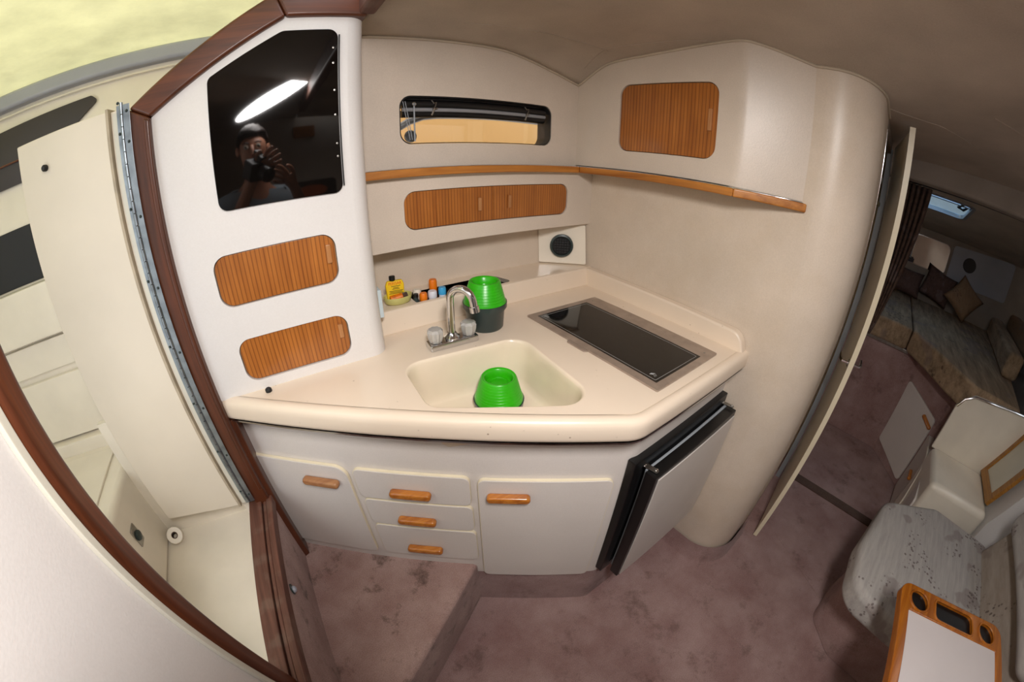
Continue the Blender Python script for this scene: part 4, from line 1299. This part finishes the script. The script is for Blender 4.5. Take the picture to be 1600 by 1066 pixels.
# towel stuffed at the top of the locker
tw_ = thing('folded_towel', 'crumpled white towel stuffed high in the hanging locker', 'towel', (1.62, 0.12, 1.60))
bm = new(); bmesh.ops.create_icosphere(bm, subdivisions=4, radius=1.0)
for v in bm.verts:
    k = 1 + 0.13 * math.sin(9 * v.co.x + 4 * v.co.z) + 0.12 * math.sin(11 * v.co.y + 5 * v.co.x) + 0.08 * math.sin(17 * v.co.z + 6 * v.co.y)
    v.co = Vector((1.70, 0.118, 1.648)) + Vector((v.co.x * 0.15, v.co.y * 0.030, v.co.z * 0.075)) * k
obj('cloth', bm, 'towel', tw_, smooth=180)
bm = new(); box(bm, (1.52, 0.085, 1.56), (2.2, 0.5, 1.575)); obj('shelf', bm, 'khaki', ol)

# ================================================================== FORWARD BERTH
# ceiling beam and forward headliner with deck hatch
bm = new()
bx = [(2.33, 1.755), (2.40, 1.745), (2.42, 1.76), (2.42, 1.95), (2.33, 1.95)]
prism(bm, Frame((0, 0, 0), (1, 0, 0), (0, 0, 1), (0, -1, 0)), rpoly(bx, [0.02, 0.02, 0, 0, 0]), -0.5, 1.6)
tb = struct(obj('trim_4', bm, 'beam', bevel=0.004))
HAT = [(0.575, -0.08), (0.575, -0.495), (0.98, -0.495), (0.98, -0.08)]
fwc = Frame((2.4, 0, 1.86), (1, 0, -0.17), (0, 1, 0), (0.17, 0, 1))
bm = new(); plate(bm, fwc, [(0.0, -1.7), (2.0, -1.5), (2.0, 1.2), (0.0, 1.4)], [rpoly(HAT, 0.05)], 0.0, 0.02)
struct(obj('ceiling_forward', bm, 'ceiling'))
w3 = thing('window_3', 'bright blue lit deck hatch in the dark forward ceiling', 'window', (3.16, -0.29, 1.72), kind='structure')
bm = new(); plate(bm, fwc, rpoly([(0.55, -0.055), (0.55, -0.52), (1.005, -0.52), (1.005, -0.055)], 0.06), [rpoly(HAT, 0.05)], -0.006, 0.024); obj('frame', bm, 'grey_rail', w3, bevel=0.002)
bm = new(); prism(bm, fwc, rpoly(HAT, 0.05), 0.018, 0.022); obj('pane', bm, 'pane_blue', w3)
bm = new(); tube(bm, [fwc.p(0.66, -0.08, 0.010), fwc.p(0.66, -0.49, 0.010)], 0.006, 8); obj('crossbar', bm, 'grey_rail', w3)
bm = new(); tube(bm, [fwc.p(0.62, -0.46, 0.03), fwc.p(0.68, -0.41, 0.0), fwc.p(0.76, -0.46, 0.01), fwc.p(0.70, -0.49, 0.03)], 0.010, 8); obj('latch', bm, 'black', w3)
# hull sides and forward bulkhead
bm = new(); box(bm, (4.24, -1.8, 0.0), (4.28, 1.4, 1.9)); struct(obj('wall_forward', bm, 'beam'))
bm = new(); prism(bm, FX, [(2.30, 1.1), (4.3, 0.8), (4.3, 0.84), (2.30, 1.14)], 0.0, 1.95); struct(obj('wall_port_forward', bm, 'beam'))
bm = new()
hb = [(1.03, -1.42), (1.05, -1.28), (1.84, -1.28), (1.855, -1.02), (2.24, -1.025), (2.4, -1.08), (3.2, -1.3), (4.3, -1.45)]
lean = 0.35
v0_ = [bm.verts.new((x, y - 0.01, 0.0)) for x, y in hb]
va = [bm.verts.new((x, y - 0.01, 0.52)) for x, y in hb]
vb_ = [bm.verts.new((x, y - lean * (1.3 - 0.55), 1.3)) for x, y in hb]
vc_ = [bm.verts.new((x, y - lean * (1.3 - 0.55) + 0.12, 1.97)) for x, y in hb]
for Aa, Bb in ((v0_, va), (va, vb_), (vb_, vc_)):
    for i in range(len(hb) - 1):
        bm.faces.new((Aa[i], Aa[i + 1], Bb[i + 1], Bb[i]))
struct(obj('wall_starboard', bm, 'bulk_white'))
bm = new(); box(bm, (-0.9, -1.42, 0.0), (1.06, -1.40, 1.97)); struct(obj('wall_aft_starboard', bm, 'vinyl'))
bm = new(); box(bm, (-0.90, -0.50, 0.0), (-0.36, -0.48, 1.955)); struct(obj('wall_aft_return', bm, 'vinyl'))
bm = new(); box(bm, (-0.92, -1.42, 0.0), (-0.90, -0.48, 1.955)); struct(obj('wall_aft', bm, 'vinyl'))

# berth base
bb = thing('forward_berth', 'mauve carpeted base of the forward berth', 'berth', (2.9, 0.0, 0.0))
bm = new(); prism(bm, FX, [(2.88, 0.75), (2.90, -0.45), (2.56, -0.73), (2.30, -0.80), (2.30, -1.05), (4.2, -1.3), (4.2, 0.75)], 0.0, 0.765); obj('body', bm, 'carpet', bb, bevel=0.008)
bm = new(); box(bm, (2.868, -0.36, 0.748), (2.90, 0.7, 0.7705)); obj('metal_edge', bm, 'steel', bb, bevel=0.003)
f45 = Frame((2.90, -0.45, 0), (-0.772, -0.636, 0), (0, 0, 1), (-0.636, 0.772, 0))
bm = new(); prism(bm, f45, rpoly([(0.02, 0.11), (0.385, 0.04), (0.385, 0.535), (0.02, 0.60)], 0.025), 0.001, 0.014)
ld = obj('locker_door', bm, 'laminate', bb, bevel=0.002); ld['label'] = 'pale locker door with teak handle'
bm = new()
fh = Frame(f45.p(0.34, 0.49, 0), f45.u * 0.95 + Vector((0, 0, -0.3)), Vector((0, 0, 0.95)) + f45.u * 0.3, f45.n)
prism(bm, fh, rrect(-0.055, 0.055, -0.012, 0.012, 0.011), 0.014, 0.036); obj('handle', bm, 'handle', ld, bevel=0.007, seg=3)
# mattress
mz0, mz1 = 0.772, 0.92
mt_ = thing('berth_mattress', 'patterned grey brown mattress on the forward berth', 'mattress', (3.3, -0.2, mz0))
bm = new(); prism(bm, FX, rpoly([(2.84, 0.74), (2.84, -0.33), (4.18, -0.34), (4.18, 0.74)], [0.02, 0.03, 0.02, 0.02]), mz0, mz1); obj('cushion', bm, 'berth', mt_, bevel=0.03, seg=4)
bm = new(); prism(bm, FX, rpoly([(2.83, -0.335), (2.42, -0.60), (2.275, -0.72), (2.275, -1.03), (4.18, -1.27), (4.18, -0.345)], [0.03, 0.14, 0.06, 0.04, 0.02, 0.02]), mz0, mz1 + 0.004); obj('cushion', bm, 'berth', mt_, bevel=0.035, seg=4)
# pillows and bolsters
def cushion(name, label, cat, c, w, h, t, yaw, tilt, roll, mat, group=None, puff=0.42):
    R = Matrix.Rotation(yaw, 3, 'Z') @ Matrix.Rotation(tilt, 3, 'Y') @ Matrix.Rotation(roll, 3, 'X')
    fr = Frame(c, R @ Vector((0, 1, 0)), R @ Vector((0, 0, 1)), R @ Vector((-1, 0, 0)))
    bm = new(); pillow_mesh(bm, fr, w, h, t, 14, puff)
    return tag(obj(name, bm, mat, None, smooth=180), label, cat, group)


cushion('throw_pillow', 'light brown square pillow standing on its corner by the berth bolster', 'pillow', (3.95, -0.80, 1.115), 0.29, 0.29, 0.12, 0.10, 0.40, 0.62, 'pillow')
cushion('throw_pillow', 'dark brown pillow behind the light brown one', 'pillow', (4.12, -0.56, 1.105), 0.31, 0.28, 0.12, 0.0, 0.22, 0.2, 'pillow_dark')
cushion('throw_pillow', 'reddish brown pillow lying nearest the curtain on the berth', 'pillow', (4.08, -0.24, 1.05), 0.33, 0.24, 0.13, 0.05, 0.4, 0.05, 'pillow_dark')
for k, (y0, zz) in enumerate(((-1.00, 1.01), (-1.16, 1.10))):
    b_ = thing('berth_bolster', ('lower' if k == 0 else 'upper') + ' long patterned bolster along the side of the berth', 'bolster', (3.2, y0, zz - 0.08))
    bm = new(); prism(bm, FX, rpoly([(2.75, y0 + 0.02), (4.0, y0 - 0.12), (3.99, y0 - 0.24), (2.76, y0 - 0.10)], 0.03), zz - 0.085 + 0.02 * k, zz + 0.075); obj('pad', bm, 'pillow' if k else 'berth', b_, bevel=0.03, seg=4)
# mirror and speaker on the forward bulkhead
mi = thing('wall_mirror', 'round cornered frameless mirror on the forward bulkhead', 'mirror', (4.23, -0.38, 1.21))
fm = Frame((4.238, 0, 0), (0, 1, 0), (0, 0, 1), (-1, 0, 0))
bm = new(); prism(bm, fm, rrect(-0.585, -0.16, 1.21, 1.475, 0.05), 0, 0.008); obj('glass', bm, 'mirror', mi, bevel=0.001)
bm = new(); plate(bm, fm, rrect(-0.592, -0.153, 1.203, 1.482, 0.055), [rrect(-0.584, -0.161, 1.211, 1.474, 0.05)], 0, 0.010); obj('bevelled_edge', bm, 'chrome', mi)
sk = thing('wall_speaker', 'round dim speaker on pale panel beside the berth mirror', 'speaker', (4.23, -0.81, 1.35))
bm = new(); prism(bm, fm, rpoly([(-1.25, 1.20), (-0.62, 1.17), (-0.62, 1.50), (-1.25, 1.55)], 0.03), 0, 0.012); obj('panel', bm, 'grey_coaming', sk, bevel=0.002)
bm = new(); lathe(bm, (4.226, -0.81, 1.38), [(0, 0.006), (0.03, 0.008), (0.05, 0.012), (0.06, 0.012), (0.066, 0)], 28, (-1, 0, 0)); obj('grille', bm, 'speaker', sk)
# curtain hanging from the beam, tied towards the side
cu_ = thing('berth_curtain', 'dark patterned curtain gathered beside the berth opening', 'curtain', (2.45, -0.1, 0.78))
bm = new()
rows = 16; cols = 60
g = []
for i in range(rows + 1):
    t = i / rows
    z = 1.745 - t * 0.88
    x0 = 2.50
    w0, w1 = 0.05 - 0.12 * t * 0.3, -0.175 + 0.13 * t ** 1.3
    row = []
    for j in range(cols + 1):
        s = j / cols
        y = w0 + (w1 - w0) * s
        row.append(bm.verts.new((x0 + 0.022 * math.sin(s * 46 + 0.6 * math.sin(t * 4)) * (1 - 0.35 * t), y, z)))
    g.append(row)
for i in range(rows):
    for j in range(cols):
        bm.faces.new((g[i][j], g[i][j + 1], g[i + 1][j + 1], g[i + 1][j]))
co = obj('cloth', bm, 'curtain', cu_, smooth=180)
s_ = co.modifiers.new('thickness', 'SOLIDIFY'); s_.thickness = 0.004
bm = new(); tube(bm, [(2.50, 0.10, 1.752), (2.50, -0.9, 1.762)], 0.006, 8); obj('track', bm, 'black', cu_)

# ================================================================== SALOON SIDE
# moulded vanity between berth and seat
va_ = thing('moulded_counter', 'glossy white moulded side counter beside the dinette seat', 'counter', (2.1, -0.85, 0.0))
bm = new(); box(bm, (1.86, -1.02, 0.0), (2.24, -0.655, 0.55)); obj('body', bm, 'white_gel', va_, bevel=0.035, seg=5)
bm = new()
fs = Frame((2.24, 0, 0), (0, 1, 0), (0, 0, 1), (-1, 0, 0))
prism(bm, fs, rpoly([(-0.655, 0.53), (-1.12, 0.53), (-1.14, 0.935), (-0.98, 0.92), (-0.73, 0.89), (-0.655, 0.80)], [0, 0, 0, 0.04, 0.05, 0.02]), 0.0, -0.02); obj('backsplash', bm, 'white_gel', va_, bevel=0.006, seg=3)
bm = new(); tube(bm, [(2.238, -0.66, 0.80), (2.238, -0.685, 0.85), (2.238, -0.735, 0.884), (2.238, -0.86, 0.90), (2.238, -0.98, 0.917), (2.238, -1.13, 0.933)], 0.007, 8); obj('chrome_rim', bm, 'chrome', va_)
fdw = Frame((2.56, -0.70, 0), (-0.9965, 0.066, 0), (0, 0, 1), (0.066, 0.9965, 0))
bm = new(); prism(bm, fdw, rpoly([(0.0, 0.03), (0.66, 0.03), (0.66, 0.40), (0.30, 0.46), (0.0, 0.46)], 0.03), -0.03, 0.012); dr = obj('drawer', bm, 'laminate', va_, bevel=0.003)
bm = new(); prism(bm, fdw, rrect(0.20, 0.30, 0.27, 0.295, 0.011), 0.012, 0.034); obj('handle', bm, 'handle', dr, bevel=0.007, seg=3)
bm = new(); tube(bm, [fdw.p(0.20, 0.465, 0.012), fdw.p(0.32, 0.462, 0.014), fdw.p(0.40, 0.42, 0.014), fdw.p(0.47, 0.25, 0.014), fdw.p(0.47, 0.10, 0.014)], 0.007, 8); obj('edge_bead', bm, 'cap_cream', dr)
# teak framed panel on the hull side
lp = thing('framed_panel', 'gold teak framed pale panel on the sloping hull side', 'panel', (2.1, -1.05, 0.56))
fp = Frame((2.255, -1.012, 0.553), (-1, 0.0, 0), (0.0, -0.33, 0.944), (0, 0.944, 0.33))
bm = new(); plate(bm, fp, rrect(0.0, 0.315, 0.0, 0.5, 0.008), [rrect(0.042, 0.272, 0.042, 0.46, 0.004)], 0.002, 0.022); obj('frame', bm, 'gold_wood', lp, bevel=0.003)
bm = new(); prism(bm, fp, [(0.04, 0.04), (0.275, 0.04), (0.275, 0.462), (0.04, 0.462)], 0.0, 0.012); obj('infill', bm, 'panel_pale', lp)
# dinette seat
st = thing('dinette_bench', 'grey patterned dinette seat cushion on a carpeted base', 'seat', (1.4, -0.75, 0.0))
bm = new(); prism(bm, FX, rpoly([(1.85, -0.66), (1.66, -0.62), (1.50, -0.49), (1.28, -0.47), (1.16, -0.62), (1.10, -1.2), (1.85, -1.2)], [0.02, 0.08, 0.08, 0.08, 0.08, 0, 0]), 0.0, 0.385); obj('base', bm, 'carpet', st, bevel=0.01)
bm = new(); prism(bm, FX, rpoly([(1.62, -0.445), (1.30, -0.385), (1.06, -0.41), (1.02, -0.70), (1.10, -1.12), (1.74, -1.06), (1.78, -0.72)], [0.07, 0.25, 0.12, 0.10, 0.05, 0.05, 0.08], 8), 0.386, 0.50); obj('cushion', bm, 'seat', st, bevel=0.032, seg=5)
fbk = Frame((1.35, -1.0, 0.48), (1, 0.0, 0), (0.0, -0.30, 0.954), (0, 0.954, 0.30))
bk = thing('seat_backrest', 'taupe patterned backrest cushion behind the dinette seat', 'cushion', (1.4, -1.05, 0.5))
bm = new(); prism(bm, fbk, rrect(-0.45, 0.335, 0.0, 0.40, 0.03), -0.10, 0.0); obj('cushion', bm, 'seat_back', bk, bevel=0.03, seg=4)
bk2 = thing('seat_backrest', 'upper patterned cushion resting on top of the dinette backrest', 'cushion', (1.4, -1.1, 0.85))
bm = new(); prism(bm, fbk, rrect(-0.45, 0.30, 0.20, 0.62, 0.06), 0.004, 0.075); obj('cushion', bm, 'seat', bk2, bevel=0.03, seg=4)

# table with cup holders
tbz = 0.72
tb_ = thing('dinette_table', 'teak rimmed white table top with three black cup holders', 'table', (0.6, -0.7, 0.0))
ta = Vector((0.974, -0.472, 0)); tv = Vector((0.06, -0.415, 0)).normalized(); tu = Vector((-tv.y, tv.x, 0))
if tu.x > 0:
    tu = -tu
ftb = Frame((ta.x, ta.y, 0), tv, tu, (0, 0, 1))       # u across the end, v towards the near end
W = 0.425
bm = new(); plate(bm, ftb, rpoly([(0, 0), (W, 0), (W, 1.0), (0, 1.0)], 0.04), [rpoly([(0.032, 0.094), (W - 0.032, 0.094), (W - 0.032, 0.96), (0.032, 0.96)], 0.004),
    ngon((0.068, 0.050), 0.035, 24), rrect(0.130, 0.290, 0.014, 0.086, 0.02), ngon((0.352, 0.050), 0.035, 24)], tbz - 0.028, tbz)
obj('rim', bm, 'table_teak', tb_, bevel=0.006, seg=3)
bm = new(); prism(bm, ftb, [(0.03, 0.092), (W - 0.03, 0.092), (W - 0.03, 0.962), (0.03, 0.962)], tbz - 0.02, tbz - 0.003); obj('inlay', bm, 'table_top', tb_)
for shape in (ngon((0.068, 0.050), 0.0355, 24), rrect(0.1295, 0.2905, 0.0135, 0.0865, 0.02), ngon((0.352, 0.050), 0.0355, 24)):
    bm = new(); prism(bm, ftb, shape, tbz - 0.06, tbz - 0.012); obj('cup_holder', bm, 'black', tb_)
    bm = new(); tube(bm, [ftb.p(x, y, tbz) for x, y in shape], 0.004, 6, closed=True); obj('holder_rim', bm, 'table_teak', tb_)
bm = new(); lathe(bm, ftb.p(W / 2, 0.5, 0.0), [(0, 0.0), (0.11, 0.0), (0.11, 0.008), (0.04, 0.03), (0.035, tbz - 0.04), (0.08, tbz - 0.03), (0, tbz - 0.029)], 24); obj('pedestal', bm, 'steel', tb_)


# ================================================================== ON THE SIDE BEHIND THE PHOTOGRAPHER (seen mirrored in the black glass)
fa_ = Frame((0, -1.40, 0), (1, 0, 0), (0, 0, 1), (0, 1, 0))
sg = thing('oval_sign', 'orange oval plate on a black board reflected in the glass door', 'sign', (0.31, -1.39, 1.29))
bm = new(); prism(bm, fa_, rrect(0.13, 0.52, 1.27, 1.44, 0.03), 0.0, 0.01); obj('board', bm, 'black_soft', sg, bevel=0.002)
bm = new(); prism(bm, fa_, ngon((0.315, 1.357), 0.047, 32, 0.13), 0.01, 0.016); obj('oval', bm, 'sign_orange', sg, bevel=0.002)
bm = new(); prism(bm, fa_, rrect(0.205, 0.375, 1.79, 1.88, 0.008), 0.0, 0.016)
tag(obj('wooden_plaque', bm, 'teak_door_x', None, bevel=0.002), 'small teak plaque high on the side wall behind the photographer', 'plaque')

# ------------------------------------------------------------------ the photographer (mirrored in the black glass door)
def skin_obj(name, joints, edges, root, mat, parent, sub=2):
    keys = list(joints)
    me = bpy.data.meshes.new(name)
    me.from_pydata([joints[k][0] for k in keys], [(keys.index(a), keys.index(b)) for a, b in edges], [])
    o = bpy.data.objects.new(name, me); COL.objects.link(o)
    me.materials.append(MT[mat])
    o.modifiers.new('Skin', 'SKIN').use_smooth_shade = True
    lay = me.skin_vertices[0].data
    for i, k in enumerate(keys):
        r = joints[k][1]
        lay[i].radius = r if isinstance(r, tuple) else (r, r)
        lay[i].use_root = (k == root)
    m = o.modifiers.new('Subdivision', 'SUBSURF'); m.levels = sub; m.render_levels = sub
    o.parent = parent
    o.matrix_parent_inverse = Matrix.Translation(-Vector(parent.location))
    return o


pe = thing('person', 'person in a grey shirt holding a black camera at chin height', 'person', (-0.10, -0.36, 0.0))
J = {
    'pelvis': ((-0.10, -0.37, 0.96), (0.155, 0.11)), 'waist': ((-0.10, -0.36, 1.10), (0.135, 0.095)), 'chest': ((-0.10, -0.35, 1.28), (0.155, 0.105)),
    'collar': ((-0.09, -0.34, 1.42), (0.11, 0.085)), 'neck': ((-0.085, -0.31, 1.50), 0.056), 'nape': ((-0.08, -0.275, 1.565), 0.056),
    'jaw': ((-0.075, -0.235, 1.605), (0.062, 0.066)), 'face': ((-0.075, -0.235, 1.665), (0.076, 0.090)), 'crown': ((-0.075, -0.25, 1.735), (0.070, 0.082)),
    'lsh': ((-0.27, -0.35, 1.39), 0.060), 'lel': ((-0.25, -0.15, 1.25), 0.042), 'lwr': ((-0.075, -0.070, 1.535), 0.027), 'lpalm': ((-0.030, -0.050, 1.575), (0.034, 0.016)),
    'rsh': ((0.09, -0.35, 1.39), 0.060), 'rel': ((0.20, -0.42, 1.20), 0.042), 'rwr': ((0.115, -0.19, 1.44), 0.028), 'rpalm': ((0.090, -0.135, 1.49), (0.034, 0.016)),
    'lhip': ((-0.19, -0.37, 0.90), 0.095), 'lkn': ((-0.20, -0.35, 0.50), 0.058), 'lan': ((-0.20, -0.38, 0.09), 0.040), 'lto': ((-0.21, -0.22, 0.035), 0.034),
    'rhip': ((-0.01, -0.37, 0.90), 0.095), 'rkn': ((0.00, -0.35, 0.50), 0.058), 'ran': ((0.00, -0.38, 0.09), 0.040), 'rto': ((0.02, -0.22, 0.035), 0.034),
}
Eg = [('pelvis', 'waist'), ('waist', 'chest'), ('chest', 'collar'), ('collar', 'neck'), ('neck', 'nape'), ('nape', 'jaw'), ('jaw', 'face'), ('face', 'crown'),
      ('collar', 'lsh'), ('lsh', 'lel'), ('lel', 'lwr'), ('lwr', 'lpalm'), ('collar', 'rsh'), ('rsh', 'rel'), ('rel', 'rwr'), ('rwr', 'rpalm'),
      ('pelvis', 'lhip'), ('lhip', 'lkn'), ('lkn', 'lan'), ('lan', 'lto'), ('pelvis', 'rhip'), ('rhip', 'rkn'), ('rkn', 'ran'), ('ran', 'rto')]


def fingers(tag_, palm, along, across, bend, lens):
    along, across, bend = Vector(along).normalized(), Vector(across).normalized(), Vector(bend).normalized()
    p = Vector(palm)
    for i, L in enumerate(lens):
        b = p + along * 0.030 + across * (0.027 - 0.018 * i)
        q = b + along * L * 0.5 + across * (0.10 - 0.07 * i) * 0.10
        e = q + along * L * 0.38 + bend * L * 0.30
        for nme, co, r in (('b', b, 0.0095), ('q', q, 0.0085), ('e', e, 0.0072)):
            J['%s%d%s' % (tag_, i, nme)] = (tuple(co), r)
        Eg.append((tag_ + 'palm', '%s%d%s' % (tag_, i, 'b'))); Eg.append(('%s%db' % (tag_, i), '%s%dq' % (tag_, i))); Eg.append(('%s%dq' % (tag_, i), '%s%de' % (tag_, i)))
    t0 = p + across * 0.036 - along * 0.006; t1 = t0 + across * 0.022 + along * 0.022; t2 = t1 + along * 0.026 + bend * 0.008
    for nme, co, r in (('t0', t0, 0.012), ('t1', t1, 0.010), ('t2', t2, 0.0085)):
        J[tag_ + nme] = (tuple(co), r)
    Eg.append((tag_ + 'palm', tag_ + 't0')); Eg.append((tag_ + 't0', tag_ + 't1')); Eg.append((tag_ + 't1', tag_ + 't2'))


fingers('l', J['lpalm'][0], (0.80, 0.05, 0.60), (-0.55, 0.10, 0.75), (0.2, 0.9, -0.2), (0.068, 0.076, 0.072, 0.056))
fingers('r', J['rpalm'][0], (-0.75, 0.10, 0.55), (0.45, 0.15, 0.85), (-0.4, 0.85, -0.1), (0.062, 0.068, 0.064, 0.050))
body = skin_obj('body', J, Eg, 'pelvis', 'skin', pe)
S = {k: (J[k][0], tuple(x * 1.16 + 0.012 for x in (J[k][1] if isinstance(J[k][1], tuple) else (J[k][1],) * 2))) for k in ('waist', 'chest', 'collar', 'lsh', 'rsh')}
S['yoke'] = ((-0.088, -0.325, 1.462), (0.085, 0.075))
S['hem'] = ((-0.10, -0.365, 0.93), (0.180, 0.135))
S['lsl'] = (tuple(Vector(J['lsh'][0]).lerp(Vector(J['lel'][0]), 0.62)), 0.070)
S['rsl'] = (tuple(Vector(J['rsh'][0]).lerp(Vector(J['rel'][0]), 0.62)), 0.070)
skin_obj('shirt', S, [('hem', 'waist'), ('waist', 'chest'), ('chest', 'collar'), ('collar', 'yoke'), ('collar', 'lsh'), ('lsh', 'lsl'), ('collar', 'rsh'), ('rsh', 'rsl')], 'waist', 'shirt', pe)
T = {k: (J[k][0], J[k][1] * 1.1 + 0.012) for k in ('lhip', 'lkn', 'lan', 'rhip', 'rkn', 'ran')}
T['pelvis'] = (J['pelvis'][0], (0.168, 0.125))
skin_obj('trousers', T, [('pelvis', 'lhip'), ('lhip', 'lkn'), ('lkn', 'lan'), ('pelvis', 'rhip'), ('rhip', 'rkn'), ('rkn', 'ran')], 'pelvis', 'jeans', pe)
# hair: cap over the crown and back of the head
bm = new(); bmesh.ops.create_icosphere(bm, subdivisions=4, radius=1.0)
kill = [v for v in bm.verts if v.co.y > 0.15 and v.co.z < 0.42 or v.co.z < -0.35]
bmesh.ops.delete(bm, geom=kill, context='VERTS')
for v in bm.verts:
    k = 1 + 0.035 * math.sin(23 * v.co.x) * math.sin(19 * v.co.y + 3)
    v.co = Vector((-0.075, -0.253, 1.700)) + Vector((v.co.x * 0.083, v.co.y * 0.101, v.co.z * 0.098)) * k
hr = obj('hair', bm, 'hair', pe, smooth=180)
m_ = hr.modifiers.new('thickness', 'SOLIDIFY'); m_.thickness = 0.006
for sx in (-1, 1):
    bm = new(); lathe(bm, (-0.075 + sx * 0.030, -0.158, 1.678), [(0, 0.012), (0.006, 0.011), (0.011, 0.006), (0.012, 0)], 16, (sx * 0.15, 1, 0)); ey = obj('eye', bm, 'panel_pale', pe)
    bm = new(); lathe(bm, (-0.075 + sx * 0.031, -0.150, 1.677), [(0, 0.006), (0.004, 0.005), (0.0055, 0.002)], 12, (sx * 0.15, 1, 0)); obj('iris', bm, 'hair', ey)
    bm = new(); tube(bm, [(-0.075 + sx * 0.014, -0.150, 1.694), (-0.075 + sx * 0.03, -0.148, 1.699), (-0.075 + sx * 0.046, -0.160, 1.695)], 0.0035, 6); obj('eyebrow', bm, 'hair', pe)
    bm = new(); lathe(bm, (-0.075 + sx * 0.074, -0.245, 1.668), [(0, 0.010), (0.014, 0.012), (0.022, 0.008), (0.020, 0)], 16, (sx, 0.3, 0)); obj('ear', bm, 'skin', pe, smooth=60)
bm = new(); tube(bm, [(-0.075, -0.150, 1.684), (-0.075, -0.139, 1.660), (-0.075, -0.131, 1.645), (-0.075, -0.150, 1.637)], [0.008, 0.010, 0.014, 0.010], 10); obj('nose', bm, 'skin', pe, smooth=90)
bm = new(); tube(bm, [(-0.097, -0.160, 1.613), (-0.085, -0.152, 1.616), (-0.075, -0.150, 1.614), (-0.065, -0.152, 1.616), (-0.053, -0.160, 1.613)], [0.002, 0.0045, 0.005, 0.0045, 0.002], 8); obj('mouth', bm, 'skin', pe, smooth=90)

# the camera in his hands, just behind the viewpoint
fwd = Vector((-cam_o.matrix_world.col[2][0], -cam_o.matrix_world.col[2][1], -cam_o.matrix_world.col[2][2]))
rgt = Vector(cam_o.matrix_world.col[0][:3]); upv = Vector(cam_o.matrix_world.col[1][:3])
cb = thing('hand_camera', 'black camera with wide lens and flash held by the photographer', 'camera', tuple(EYE - fwd * 0.10))
fcam = Frame(EYE - fwd * 0.10, rgt, upv, fwd)
bm = new(); prism(bm, fcam, rrect(-0.068, 0.068, -0.048, 0.042, 0.012), -0.03, 0.035); obj('body', bm, 'black_soft', cb, bevel=0.004)
bm = new(); prism(bm, fcam, rpoly([(-0.028, 0.04), (0.028, 0.04), (0.02, 0.064), (-0.02, 0.064)], 0.006), -0.02, 0.025); obj('viewfinder', bm, 'black_soft', cb, bevel=0.003)
bm = new(); lathe(bm, EYE - fwd * 0.066, [(0.033, 0), (0.036, 0.004), (0.036, 0.045), (0.034, 0.052), (0.028, 0.052), (0.024, 0.040), (0, 0.046)], 32, fwd); obj('lens', bm, 'black', cb)
bm = new(); prism(bm, fcam, rrect(-0.018, 0.018, 0.062, 0.078, 0.005), -0.040, -0.015); obj('flash', bm, 'black_soft', cb, bevel=0.003)
